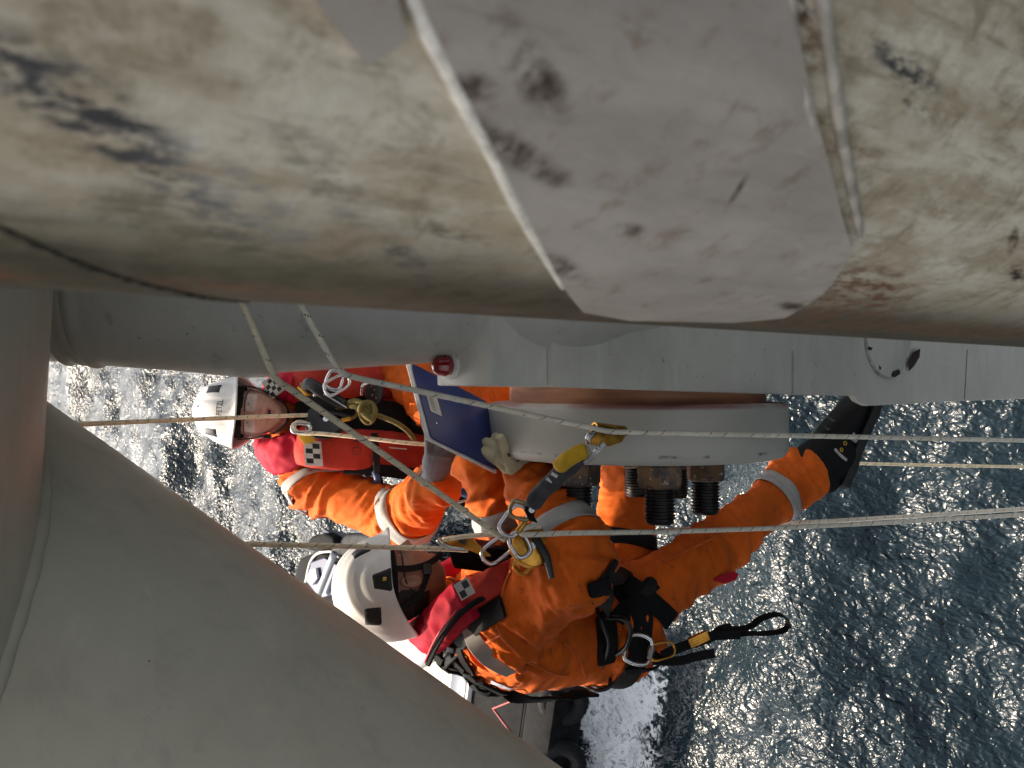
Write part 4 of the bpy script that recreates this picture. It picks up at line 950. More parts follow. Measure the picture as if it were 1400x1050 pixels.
def dress2():
    root, J, bv, co, fr, shell, lat = P2
    dress_head(root, co, fr, shell, 2)
    hand = make_hand('glove', P(728, 654, 2.55), P(692, 612, 2.52) - P(728, 654, 2.55), -FWD + RGT * .25 + UPV * .30, -1, [(.7, 1.1, .7), (.75, 1.15, .7), (.8, 1.2, .7), (.9, 1.2, .7)], P(672, 592, 2.46) - P(688, 634, 2.50), GLOVE_CREAM, root, 1.22, .10, .05)
    gb = bvh_of(hand)
    for pts in ([(697, 612), (702, 618)], [(700, 622), (706, 616)], [(704, 628), (712, 620)], [(707, 631), (714, 624)], [(694, 620), (697, 624)]): strap_on('printed_mark', gb, pts, .006, .001, BLACKP, root, .0012, 3)
    adopt(root, tube('sleeve_cuff', ring_path(J['rw'].lerp(J['re'], -.02), J['rw'] - J['re'], UPV, .054, .054), .009, ORANGE, closed=True, n=2))
    make_hand('glove', J['lw'], P(650, 600, 2.72) - J['lw'], FWD, 1, [(.4, .5, .3)] * 4, P(640, 612, 2.7) - J['lw'], GLOVE_CREAM, root, 1.0)
    # boots
    bt, f, s, heel = make_boot(root, P(1128, 618, 3.27), P(1168, 530, 3.30), P(1062, 592, 3.22) - P(1130, 622, 3.27), 1.24, P(1085, 655, 3.23) - P(1128, 618, 3.27))
    bb = bvh_of(bt); bm_w = simple('boot_silver_trim', (.42, .43, .44), .4); bm_y = simple('boot_yellow_mark', (.55, .33, .03), .5)
    for pts in ([(1141, 614), (1148, 622), (1157, 629)], [(1162, 598), (1170, 604)], [(1166, 592), (1174, 607), (1179, 602)]):
        strap_on('boot_trim', bb, pts, .010, .002, bm_w, root, .002, 3)
    for x, y in ((1155, 606), (1150, 615)): c_, n_ = on(bb, x, y, .002); adopt(root, tube('boot_mark', ring_path(c_, n_, UPV, .006, .006, 10), .002, bm_y, closed=True, n=2, k=6))
    lace = simple('dark_lace', (.03, .03, .03), .8)
    for pts in ([(1108, 590), (1125, 600)], [(1116, 578), (1134, 588)], [(1124, 566), (1142, 577)]): strap_on('lace', bb, pts, .008, .005, lace, root, .003, 3)
    make_boot(root, J['la'] + (J['la'] - J['lk']).normalized() * .06, J['la'] + UPV * .3, J['lk'] - J['la'])
    adopt(root, tube('trouser_cuff', ring_path(J['ra'] + (J['ra'] - J['rk']).normalized() * .018, J['ra'] - J['rk'], UPV, .064, .064), .010, ORANGE, closed=True, n=2))
    # reflective tape
    band('reflective_band', bv, J['re'], J['rw'], .33, .055, REFLECT, root); band('reflective_band', bv, J['le'], J['lw'], .50, .055, REFLECT, root)
    band('reflective_band', bv, J['rk'], J['ra'], .72, .050, REFLECT, root); band('reflective_band', bv, J['lk'], J['la'], .7, .05, REFLECT, root)
    strap_on('reflective_band', bv, [(640, 822), (640, 850), (650, 880), (668, 900), (700, 917)], .045, .003, REFLECT, root, .0075)
    strap_on('printed_name_tape', bv, [(672, 931), (686, 937), (698, 941)], .016, .002, simple('pale_lettering', (.55, .56, .66), .6), root, .003)
    # seams of the coverall
    seam = simple('orange_seam', (.62, .13, .02), .8)
    for pts in ([(660, 795), (672, 830), (684, 868), (720, 905), (760, 922), (778, 924)], [(684, 868), (662, 880)], [(700, 780), (690, 800), (684, 830)], [(770, 880), (790, 895), (800, 925)], [(905, 770), (950, 748), (990, 728)]):
        strap_on('seam', bv, pts, .007, .004, seam, root, .0035, 8)
    c = J['neck'].lerp(J['head'], .15); o = strap('collar', ring_path(c, J['head'] - J['neck'], lat, .085, .082, 28), [(p - c).normalized() for p in ring_path(c, J['head'] - J['neck'], lat, .085, .082, 28)], .05, .006, ORANGE, closed=True, smoothpts=False); adopt(root, o)
    # life jacket
    k = [P(690, 772, 2.90), P(640, 770, 2.90), P(600, 800, 2.88), P(576, 856, 2.78), P(586, 868, 2.62), P(612, 842, 2.50), P(640, 818, 2.46)]
    puff('life_jacket_collar', k, [UPV, UPV - RGT * .2, -RGT + FWD * .3, (-RGT - UPV * .7), (-RGT - FWD * .5 - UPV * .8), (-FWD - RGT * .5 - UPV * .2), (-FWD - RGT * .3)], .050, .034, PINK, root, 4.0, .0075, taper=False)
    puff('life_jacket_lobe', [P(632, 822, 2.47), P(655, 806, 2.45), P(685, 792, 2.46), P(712, 780, 2.52)], [(-FWD - RGT * .3 + UPV * .2)] * 4, .036, .022, CORAL, root, 6.0, .003)
    patch4('check_patch', [P(x, y, 2.412) for x, y in ((623, 801), (632, 818), (647, 809), (638, 792))], CHECK, root, 2, 2, border=SILVER)
    adopt(root, strap('jacket_edge', [P(585, 908, 2.56), P(603, 872, 2.47), P(630, 838, 2.43), P(665, 815, 2.43), P(702, 800, 2.47)], -FWD - RGT * .3, .016, .012, BLACKW))
    adopt(root, tube('jacket_piping', [P(581, 905, 2.55), P(598, 869, 2.455), P(625, 834, 2.415)], .003, simple('red_piping', (.4, .02, .03), .6)))
    # harness: back yoke, belt, leg loops
    for pts, w in (([(604, 918), (620, 884), (648, 854), (690, 830)], .055), ([(590, 905), (620, 925), (660, 946), (700, 958), (760, 962), (815, 950)], .034), ([(612, 880), (625, 905), (655, 930), (690, 945)], .03), ([(602, 885), (606, 905), (626, 922)], .028), ([(628, 862), (632, 895), (650, 920)], .024)):
        strap_on('harness_strap', bv, pts, w, .009, BLACKW, root, .010)
    for x, y in ((618, 880), (618, 893), (640, 915), (655, 925), (700, 948)): c_, n_ = on(bv, x, y, .016); adopt(root, box('strap_buckle', c_, n_, n_.orthogonal().normalized(), n_.cross(n_.orthogonal()).normalized(), .01, .022, .03, BLACKP, bev=.003))
    band('harness_belt', bv, J['belly'], J['pelvis'], .62, .075, BLACKW, root, .010, 56, 6, .24, tilt=(RGT * .05), clampk=1.45)
    band('leg_loop', bv, J['lh'], J['lk'], .35, .05, BLACKW, root, .006, 44, 5, .22)
    for pts, w in (([(828, 776), (850, 795), (880, 815), (914, 846)], .062), ([(840, 850), (866, 824), (892, 800)], .050), ([(815, 790), (826, 830), (832, 870), (826, 905)], .06), ([(850, 915), (880, 912), (896, 908)], .02)):
        strap_on('harness_strap', bv, pts, w, .008, BLACKW, root, .012)
    adopt(root, strap('strap_tail', [P(880, 812, 2.70), P(892, 800, 2.67), P(886, 794, 2.66)], -FWD, .03, .004, BLACKW))
    # gear loops
    adopt(root, tube('gear_loop', [P(826, 845, 2.74), P(852, 846, 2.70), P(862, 862, 2.70), P(856, 884, 2.72), P(842, 895, 2.76)], .007, BLACKP), tube('gear_loop', [P(800, 938, 2.84), P(815, 944, 2.80), P(832, 940, 2.80), P(834, 928, 2.82), P(828, 920, 2.86)], .006, BLACKP))
    adopt(root, tube('gear_loop', [P(812, 820, 2.74), P(822, 850, 2.70), P(832, 880, 2.72), P(822, 915, 2.78)], .006, BLACKP))
    # chest harness front
    for pts in ([(640, 760), (670, 765), (690, 772)],): strap_on('harness_strap', bv, pts, .045, .007, BLACKW, root, .010)
    adopt(root, prism('chest_pad', [P(612, 752, 2.62), P(660, 748, 2.60), P(706, 752, 2.60), P(712, 772, 2.62), P(670, 784, 2.63), P(620, 778, 2.63)], FWD * .06, BLACKW, bev=.012))
dress2()
# ================================================================== ROPES
def rope_mat(name, base, fleck):
    t = NT(name); uv = t.coord('UV'); sx = t.n('ShaderNodeSeparateXYZ'); t.set(sx.inputs[0], uv); u, v = sx.outputs[0], sx.outputs[1]
    q = t.math('FRACT', t.math('ADD', t.math('MULTIPLY', u, 24.0), t.math('MULTIPLY', v, 1.0)))
    m1 = t.math('LESS_THAN', q, .13)
    q2 = t.math('FRACT', t.math('ADD', t.math('MULTIPLY', u, 90.0), t.math('MULTIPLY', v, -6.0))); m = t.math('MULTIPLY', m1, t.math('MULTIPLY', t.math('LESS_THAN', q2, .62), t.ramp(t.noise(t.coord(), 60, 2), .42, .52)))
    n = t.noise(t.coord(), 30, 5); b = t.mix(t.ramp(n, .3, .72), tuple(c * .8 for c in base), base); b = t.mix(t.math('MULTIPLY', m, .9), b, fleck)
    t.b.inputs['Subsurface Radius'].default_value = (1, .8, .5); t.b.inputs['Subsurface Scale'].default_value = .006
    w1 = t.math('SINE', t.math('ADD', t.math('MULTIPLY', u, 1500.0), t.math('MULTIPLY', v, 37.7))); w2 = t.math('SINE', t.math('SUBTRACT', t.math('MULTIPLY', u, 1500.0), t.math('MULTIPLY', v, 37.7)))
    t.P(base=b, rough=.85, sss=.5, normal=t.bump(t.math('MAXIMUM', w1, w2), .5, .0012)); return t.m
ROPE = rope_mat('kernmantle_rope', (.86, .76, .56), (.03, .035, .06)); ROPE_W = rope_mat('kernmantle_rope_white', (.88, .82, .68), (.03, .035, .06)); ROPE_O = rope_mat('olive_cord', (.17, .135, .035), (.06, .05, .012))
def rope(pts, r, label, mat=ROPE, n=10, group='rope access lines'):
    q = catmull([P(*p) for p in pts], n); V, F, UV = sweep_data(q, circ(r, 12)); o = mobj('rope', V, F, mat, None, True, UV)
    tag(o, label, 'rope', group); return o
rope([(270, 300, 1.76), (312, 372, 1.78), (336, 425, 1.79), (362, 485, 1.80), (378, 518, 1.85), (400, 534, 1.90), (440, 562, 1.97), (520, 618, 2.08), (610, 681, 2.20), (690, 738, 2.30)], .0068, 'rope bent under the stub tube and slanting down to the gold descender', ROPE)
rope([(345, 300, 1.76), (384, 365, 1.78), (416, 425, 1.79), (446, 478, 1.80), (466, 507, 1.85), (490, 517, 1.90), (560, 532, 1.97), (700, 562, 2.06), (800, 583, 2.10), (835, 590, 2.13), (870, 591, 2.15), (1000, 594, 2.24), (1200, 598, 2.5), (1440, 603, 2.9)], .0062, 'long rope bent under the stub tube and running through the gold rope grab', ROPE_W)
rope([(60, 582, 2.2), (110, 580, 2.3), (250, 574, 2.65), (402, 568, 3.02), (420, 568, 3.06)], .0066, 'thin rope crossing in front of the facing man\'s helmet', ROPE)
rope([(424, 580, 3.05), (408, 577, 3.03), (402, 584, 3.02), (410, 592, 3.02), (440, 593, 3.02), (500, 599, 3.04), (575, 607, 3.08), (700, 614, 3.3), (870, 621, 3.5), (1155, 633, 3.75), (1440, 639, 4.2)], .0066, 'rope looping under the black descender and running on behind the flange', ROPE)
rope([(280, 742, 2.25), (345, 744, 2.28), (480, 747, 2.36), (600, 750, 2.46), (640, 752, 2.48)], .0066, 'rope crossing in front of the side-on man\'s helmet', ROPE)
rope([(606, 738, 2.44), (640, 733, 2.42), (690, 730, 2.42)], .0062, 'short rope strand between the chest clamp and the gold descender', ROPE)
rope([(738, 720, 2.30), (720, 721, 2.28), (713, 727, 2.27), (722, 731, 2.27), (780, 729, 2.30), (900, 727, 2.42), (1000, 724, 2.54), (1080, 721, 2.65), (1240, 713, 2.85), (1440, 701, 3.1)], .0066, 'rope leaving the gold descender and running across the thigh and shin', ROPE_W)
rope([(900, 726, 3.15), (1060, 717, 3.3), (1240, 706, 3.5), (1440, 693, 3.7)], .0078, 'rope passing behind the orange shin, just above the one crossing the thigh', ROPE_W)

# ================================================================== CONNECTORS
def carabiner(C, ld, nr, L, W, r, mat, label, gate=None, cat='carabiner'):
    ld = ld.normalized(); nr = (nr - ld * nr.dot(ld)).normalized(); sd = ld.cross(nr); root = empty('carabiner', C, label, cat, 'carabiners and connectors')
    sh = [(-.50, -.10), (-.42, -.42), (-.2, -.5), (.2, -.48), (.42, -.36), (.5, 0), (.42, .36), (.25, .48)]; sh2 = [(.25, .48), (-.25, .5), (-.42, .40), (-.50, .10), (-.50, -.10)]
    f = lambda a, b: C + ld * (a * L) + sd * (b * W)
    adopt(root, tube('frame', [f(*p) for p in sh] , r, mat, k=10, n=8), tube('frame_end', [f(*p) for p in sh2[1:]], r, mat, k=10, n=6))
    q = [f(.25, .48), f(-.25, .5)]; adopt(root, tube('gate', q, r * .85, mat, k=10)); 
    if gate: 
        p = [f(.20 - .4 * i / 24, .485) for i in range(25)]; adopt(root, tube('locking_sleeve', p, r * 1.45, gate, k=12, smoothpts=False, scale=[1 + .10 * (i % 3 == 0) for i in range(25)]))
    return root
def disc_plate(C, ax, r, th, mat, name, notch=0):
    return lathe(name, [(-th / 2, .001), (-th / 2, r * .9), (-th / 2 + .003, r), (th / 2 - .003, r), (th / 2, r * .9), (th / 2, r * .35), (th / 2 - .004, r * .3), (th / 2 - .004, .001)], C, ax, mat, k=40, caps=False)
# gold rope grab with grey energy absorber
def build_rope_grab():
    a, b = P(812, 586, 2.125), P(853, 591, 2.165); ax = (b - a).normalized(); out = (-FWD - ax * (-FWD).dot(ax)).normalized(); sd = ax.cross(out)
    root = empty('rope_grab', a, 'gold rope grab clamped on the long rope in front of the flange', 'rope grab')
    R = .0145; prof = []
    for ang in np.linspace(-2.2, 2.2, 15): prof.append((R * math.sin(ang) , R * math.cos(ang)))
    inner = [(p * .72, q * .72) for p, q in prof[::-1]]
    V, F, UV = sweep_data([a, a.lerp(b, .5), b], [(y, x) for x, y in prof + inner], False, up=sd * -1); adopt(root, mobj('channel', V, F, GOLD, None, True, UV)); auto_smooth(root.children[0], 40)
    down = (-UPV - ax * (-UPV).dot(ax)).normalized()
    pl = [a + ax * .002 + down * .008, b - ax * .004 + down * .008, b - ax * .012 + down * .022, a.lerp(b, .5) + down * .034, a - ax * .010 + down * .036, a - ax * .012 + down * .024]
    for s in (-1, 1): adopt(root, prism('side_plate', [p + out * (s * .010) for p in pl], out * .003, GOLD, bev=.001))
    adopt(root, prism('cam', [a - ax * .018 + down * .010, a + ax * .004 + down * .004, a + ax * .004 + down * .03, a - ax * .012 + down * .034, a - ax * .024 + down * .024], out * .010, STEEL, bev=.003))
    arm = [P(826, 606, 2.12), P(816, 617, 2.12), P(800, 634, 2.13)]; adopt(root, strap('link_arm', arm, out, .014, .005, STEEL)); adopt(root, tube('rivet', [P(818, 612, 2.108), P(818, 612, 2.10)], .005, STEEL))
    ab = empty('energy_absorber', P(715, 705, 2.28), 'grey cloth energy absorber with yellow cap hanging between rope grab and descender', 'lanyard')
    gm = fabric('grey_absorber_cloth', (.055, .055, .06), .75, .3, 30, .4); path = [P(796, 622, 2.14), P(778, 638, 2.15), P(758, 656, 2.17), P(740, 674, 2.19), P(726, 692, 2.21)]
    o = puff('pouch', path, [-FWD] * 5, .019, .012, gm, ab, 3.0, .0028, taper=True)
    adopt(ab, tube('cord', [P(800, 632, 2.13), P(806, 622, 2.125), P(800, 612, 2.12), P(790, 622, 2.13)], .005, simple('pale_cord', (.45, .43, .38), .7)))
    o = puff('cap', [P(802, 616, 2.12), P(790, 620, 2.12), P(774, 630, 2.13), P(762, 640, 2.145)], [-FWD - UPV * -.5] * 4, .016, .016, fabric('yellow_cap_cloth', (.60, .36, .02), .7, .2, 30, .3), ab, 8.0, .002, taper=True); 
    for i, (x, y) in enumerate(((757, 650), (750, 657), (743, 665), (737, 674))): adopt(ab, strap('printed_mark', [P(x - 3, y - 3, 2.148 + i * .012), P(x + 5, y + 2, 2.148 + i * .012)], -FWD, .007, .001, simple('white_print', (.6, .6, .6), .6), n=2))
    adopt(ab, prism('end_tab', [P(722, 686, 2.21), P(734, 694, 2.21), P(730, 706, 2.22), P(736, 716, 2.23), P(724, 712, 2.23), P(716, 698, 2.22)], FWD * .012, BLACKW, bev=.003)); adopt(ab, lathe('grommet', [(-.002, .001), (-.002, .006), (.004, .007), (.004, .001)], P(727, 697, 2.205), -FWD, STEEL, k=16, caps=False))
build_rope_grab()
carabiner(P(703, 712, 2.25), RGT * .6 + UPV * .8, -FWD, .078, .046, .005, STEEL, 'steel carabiner with gold twist sleeve above the gold descender', GOLD)
carabiner(P(712, 698, 2.25), RGT * 1.0 - UPV * .3, -FWD + UPV * .4, .05, .04, .0055, simple('brass_link', (.42, .36, .2), .35, .9), 'small brass link at the lower end of the energy absorber')
carabiner(P(711, 745, 2.30), RGT * .5 - UPV * .9, -FWD + RGT * .4, .062, .042, .0055, STEEL, 'plain steel carabiner lying over the gold descender')
def build_descender(C, ax, r, m1, m2, label, hd, hl=.11):
    ax = ax.normalized(); hd = (hd - ax * hd.dot(ax)).normalized(); sd = ax.cross(hd); root = empty('descender', C, label, 'descender')
    ol = lambda k: [C + (hd * (math.cos(a) * (1.35 if math.cos(a) > 0 else 1.0)) + sd * math.sin(a)) * (r * k) for a in np.linspace(0, 2 * math.pi, 28, endpoint=False)]
    for s, k in ((.014, 1.0), (-.022, 1.04)): adopt(root, prism('side_plate', [p + ax * s for p in ol(k)], ax * .007, m1, bev=.0025))
    adopt(root, lathe('bobbin', [(-.017, .001), (-.017, r * .62), (-.008, r * .5), (.006, r * .5), (.015, r * .62), (.015, .001)], C + hd * (r * .25), ax, m2, k=32, caps=False)); adopt(root, lathe('pivot', [(.02, .001), (.02, r * .2), (.026, r * .18), (.026, .001)], C + hd * (r * .25), ax, STEEL, k=20, caps=False))
    h0 = C - hd * (r * .2) + sd * (r * .5) + ax * .024; adopt(root, prism('handle', [h0, h0 + hd * hl * .5 + sd * .01, h0 + hd * hl + sd * .0, h0 + hd * hl - sd * .014, h0 + hd * hl * .5 - sd * .010, h0 - sd * .02], ax * .010, m2, bev=.004)); return root
build_descender(P(722, 742, 2.34), -FWD + RGT * .3 + UPV * .3, .045, GOLD, BLACKP, 'gold descender on the side-on man\'s chest where the ropes meet', RGT * .3 - UPV)
build_descender(P(440, 576, 3.08), -FWD + UPV * .5 + RGT * .2, .052, BLACKP, BLACKP, 'round black descender beside the facing man\'s chin', RGT + UPV * -.15)
def build_backup():     # long black handled device
    root = empty('hand_ascender', P(420, 525, 3.06), 'long black handled ascender lying slantwise on the facing man\'s chest', 'ascender')
    p = [P(416, 522, 3.08), P(432, 530, 3.06), P(452, 543, 3.06), P(474, 556, 3.07)]
    adopt(root, puff('handle', p, [-FWD] * 4, .020, .014, BLACKP, root, 1.0, .0006))
    adopt(root, strap('rail', [P(443, 538, 3.035), P(474, 557, 3.045)], -FWD, .006, .008, STEEL, n=3)); adopt(root, prism('body', [P(405, 532, 3.1), P(420, 528, 3.1), P(445, 545, 3.1), P(468, 562, 3.1), P(450, 566, 3.1), P(420, 552, 3.1)], FWD * .02, BLACKP, bev=.005))
    adopt(root, prism('trigger', [P(409, 523, 3.06), P(420, 526, 3.06), P(422, 534, 3.06), P(413, 533, 3.06)], FWD * .008, STEEL, bev=.003)); adopt(root, tube('spring', [P(408, 530, 3.08), P(418, 538, 3.06), P(424, 540, 3.07)], .006, GOLD)); adopt(root, tube('lug', [P(431, 539, 3.075), P(431, 540, 3.06)], .008, STEEL))
    for i in range(6): adopt(root, box('grip_slot', P(440 + i * 5.2, 533.5 + i * 3.2, 3.042), RGT, UPV, FWD, .006, .010, .006, simple('slot_black', (.004, .004, .004), .8), bev=0))
def _noself(root, *o): pass
build_backup()
carabiner(P(458, 520, 3.03), UPV * .9 + RGT * .3, -FWD, .06, .05, .0065, STEEL, 'steel carabiner hanging by the bend of the long rope')
carabiner(P(461, 526, 3.02), RGT + UPV * .55, -FWD + UPV * .2, .085, .048, .0055, STEEL, 'steel carabiner linked through the one by the rope bend')
carabiner(P(473, 565, 3.08), RGT + UPV * .2, -FWD + UPV * .6, .075, .045, .0055, simple('bronze_link', (.25, .16, .06), .35, .8), 'bronze carabiner between descender and olive knot', GOLD)
carabiner(P(412, 585, 3.02), RGT, -FWD + UPV * .3, .06, .03, .006, STEEL, 'steel carabiner where the rope loops by the yellow tag')
def build_knot():       # figure-eight in olive cord with its tails
    c = lambda x, y, d: P(x, y, d)
    pts = [(478, 550, 3.05), (486, 548, 3.03), (498, 553, 3.02), (508, 562, 3.02), (510, 573, 3.03), (503, 578, 3.04), (495, 571, 3.02), (492, 560, 3.00), (498, 551, 3.01), (508, 552, 3.02), (513, 562, 3.0), (508, 573, 3.0), (498, 567, 3.0), (488, 557, 3.02), (480, 555, 3.05), (478, 550, 3.07), (488, 553, 3.07), (505, 566, 3.06), (516, 568, 3.04), (530, 573, 3.04), (545, 580, 3.05), (560, 592, 3.08), (568, 606, 3.15)]
    q = catmull([P(*p) for p in pts], 8); V, F, UV = sweep_data(q, circ(.0085, 12)); o = mobj('knotted_cord', V, F, ROPE_O, None, True, UV); tag(o, 'olive cord tied in a fat figure-eight knot on the facing man\'s chest', 'cord')
build_knot()
# chest clamp of the side-on man
def build_clamp():
    root = empty('chest_clamp', P(640, 742, 2.46), 'gold and steel chest clamp with lever beside the side-on man\'s mouth', 'ascender')
    adopt(root, prism('frame', [P(600, 736, 2.47), P(618, 732, 2.46), P(645, 736, 2.45), P(668, 757, 2.45), P(672, 761, 2.45), P(662, 761, 2.45), P(640, 752, 2.46), P(620, 748, 2.47)], FWD * .010, GOLD, bev=.003))
    adopt(root, tube('rim', [P(598, 738, 2.455), P(606, 745, 2.45), P(620, 750, 2.45), P(636, 751, 2.45)], .006, STEEL)); adopt(root, prism('cam', [P(626, 738, 2.445), P(638, 739, 2.445), P(637, 744, 2.445), P(629, 743, 2.445)], FWD * .01, BLACKP, bev=.002))
    adopt(root, prism('red_lever', [P(648, 737, 2.47), P(680, 741, 2.46), P(672, 750, 2.46), P(655, 746, 2.47)], FWD * .01, simple('dark_red_lever', (.16, .02, .02), .4), bev=.003))
build_clamp()
carabiner(P(680, 752, 2.46), RGT + UPV * .8, -FWD + RGT * .3, .085, .05, .0055, STEEL, 'dark steel carabiner under the red lever of the chest clamp')
carabiner(P(718, 768, 2.38), RGT * .7 + UPV, -FWD + UPV * .5, .06, .04, .0055, GOLD, 'gold carabiner with glinting gate just under the gold descender')
# hip gear
carabiner(P(873, 888, 2.74), UPV + RGT * .25, -FWD, .085, .075, .0058, STEEL, 'big steel carabiner on the side-on man\'s gear loop', simple('grey_sleeve', (.32, .32, .31), .4, .8))
carabiner(P(905, 890, 2.74), RGT + UPV * .25, -FWD + UPV * .3, .075, .045, .004, GOLD, 'thin gold carabiner joining the big steel one to the foot loop')
def build_foot_loop():
    root = empty('foot_loop', P(905, 892, 2.74), 'black webbing foot loop with gold buckle trailing from the hip', 'webbing')
    up_ = [-FWD + UPV * .3] * 9; adopt(root, strap('webbing', [P(905, 897, 2.74), P(930, 885, 2.74), P(970, 872, 2.76), P(985, 862, 2.77), P(1000, 858, 2.78)], -FWD + UPV * .4, .028, .004, BLACKW), strap('webbing', [P(968, 870, 2.75), P(1000, 868, 2.77), P(1012, 868, 2.78)], -FWD, .026, .006, BLACKW))
    adopt(root, strap('loop', [P(985, 860, 2.77), P(1022, 858, 2.79), P(1040, 846, 2.80), P(1060, 840, 2.82), P(1074, 844, 2.84), P(1077, 856, 2.86), P(1068, 863, 2.86), P(1045, 866, 2.84), P(1022, 866, 2.80), P(1000, 868, 2.78)], UPV + RGT * .2 - FWD * .35, .024, .0035, BLACKW))
    adopt(root, strap('tail', [P(892, 903, 2.75), P(925, 904, 2.75), P(955, 897, 2.75), P(977, 893, 2.75)], -FWD + UPV * .2, .026, .008, BLACKW), strap('tail', [P(870, 878, 2.8), P(895, 895, 2.77), P(915, 905, 2.76)], -FWD, .02, .006, BLACKW))
    a, b = P(943, 881, 2.735), P(969, 869, 2.745); ax = (b - a).normalized(); sd = ax.cross(-FWD).normalized()
    adopt(root, prism('buckle', [a - sd * .014, b - sd * .014, b + sd * .014, a + sd * .014], FWD * .022, GOLD, bev=.003)); 
    for s in (-.007, 0, .007): adopt(root, strap('buckle_rib', [a + sd * s - FWD * .001, b + sd * s - FWD * .001], -FWD, .003, .002, GOLD, n=2))
build_foot_loop()
fl = prism('streamer', [P(972, 793, 2.96), P(988, 786, 2.95), P(1004, 781, 2.95), P(1010, 785, 2.95), P(1006, 793, 2.96), P(990, 798, 2.96)], FWD * .003, PINK, bev=0)
tag(fl, 'small magenta streamer poking out below the orange thigh', 'streamer')
# black gear beyond the facing man's belt
def build_pulley():
    root = empty('pulley', P(510, 535, 3.1), 'black pulley hung from the facing man\'s harness below the rope bend', 'pulley')
    C = P(511, 535, 3.14); ax = -FWD + UPV * .3; adopt(root, prism('side_plate', [C + RGT * (math.cos(a) * .030) + UPV * (math.sin(a) * .045) for a in np.linspace(0, 2 * math.pi, 20, endpoint=False)], FWD * .035, BLACKP, bev=.006))
    adopt(root, tube('bow', [P(494, 540, 3.12), P(496, 528, 3.11), P(503, 524, 3.12)], .006, STEEL)); 
    for x, y in ((508, 528), (512, 533), (509, 540), (514, 544)): adopt(root, tube('rivet', [P(x, y, 3.138), P(x, y, 3.13)], .004, simple('red_rivet', (.25, .1, .06), .4, .6)))
build_pulley()
def build_toolpouch():  # blue pouch and hanging hardware below the clipboard
    root = empty('gear_cluster', P(645, 665, 3.2), 'blue pouch with black straps hanging on the facing man\'s hip', 'pouch')
    adopt(root, puff('pouch', [P(640, 628, 3.3), P(645, 655, 3.28), P(640, 680, 3.3)], [-FWD] * 3, .055, .035, fabric('navy_pouch', (.012, .03, .10), .7), root, 2.0, .004))
    adopt(root, strap('strap', [P(618, 655, 3.2), P(640, 660, 3.2), P(662, 662, 3.2)], -FWD, .024, .006, BLACKW), strap('strap', [P(612, 675, 3.2), P(630, 685, 3.2), P(650, 690, 3.2)], -FWD, .03, .006, BLACKW))
    adopt(root, box('yellow_clip', P(611, 662, 3.18), RGT, UPV, FWD, .012, .02, .012, YELLOW, bev=.002))
build_toolpouch()
carabiner(P(634, 675, 3.16), RGT + UPV * .3, -FWD + UPV * .2, .07, .045, .006, STEEL, 'shiny carabiner under the blue pouch at the facing man\'s hip')

# ================================================================== CLIPBOARD
def build_clipboard():
    A, B, C, E = P(563, 496, 2.47), P(590, 598, 2.36), P(681, 643, 2.535), P(666, 549, 2.68); nrm = (B - A).cross(E - A).normalized()
    if nrm.dot(-FWD) < 0: nrm = -nrm
    root = empty('clipboard', C, 'dark blue clipboard with white papers and a barcode sticker, seen from behind', 'clipboard')
    t = NT('blue_board'); n = t.noise(t.coord(), 14, 5); t.P(base=t.mix(t.ramp(n, .3, .7), (.012, .022, .12), (.02, .034, .16)), rough=.38)
    def rc(q, k=.06):
        o = []; 
        for i in range(4):
            p, a, b = q[i], q[i - 1], q[(i + 1) % 4]; o += [p.lerp(a, k), p.lerp(p.lerp(a, k * .3).lerp(p.lerp(b, k * .3), .5), 1.0), p.lerp(b, k)]
        return o
    q = [A, B, C, E]; adopt(root, prism('board', rc(q), nrm * -.004, t.m, bev=.001))
    m = sum(q, Vector()) / 4; pq = [m + (p - m) * 1.005 + (B - A) * -.004 for p in q]; pm = simple('paper', (.75, .74, .72), .8)
    for i in range(3): adopt(root, prism('paper_sheet', [p + nrm * (-.0055 - .0025 * i) + (A - E).normalized() * .005 + (B - A).normalized() * .004 + (A - B).normalized() * (.002 * i) for p in [m + (p - m) * (1.022 + .008 * i) for p in q]], nrm * -.0012, pm, bev=0))
    b0 = lambda u, v: A + (E - A) * u + (B - A) * v + nrm * .001
    adopt(root, prism('sticker', [b0(.08, .36), b0(.08, .62), b0(.22, .62), b0(.22, .36)], nrm * .0006, simple('sticker_white', (.55, .54, .52), .6), bev=0))
    for i in range(7): adopt(root, prism('sticker_bar', [b0(.10, .39 + i * .03), b0(.10, .405 + i * .03), b0(.155, .405 + i * .03), b0(.155, .39 + i * .03)], nrm * .0009, simple('print_grey', (.2, .2, .19), .7), bev=0))
    adopt(root, lathe('rivet', [(0, .001), (0, .004), (.0015, .003), (.002, .001)], b0(.12, .76), nrm, STEEL, k=12, caps=False)); adopt(root, prism('clip', [b0(.97, .30) - nrm * .012, b0(.97, .7) - nrm * .012, b0(1.02, .7) - nrm * .012, b0(1.02, .3) - nrm * .012], nrm * -.012, BLACKP, bev=.003))
build_clipboard()
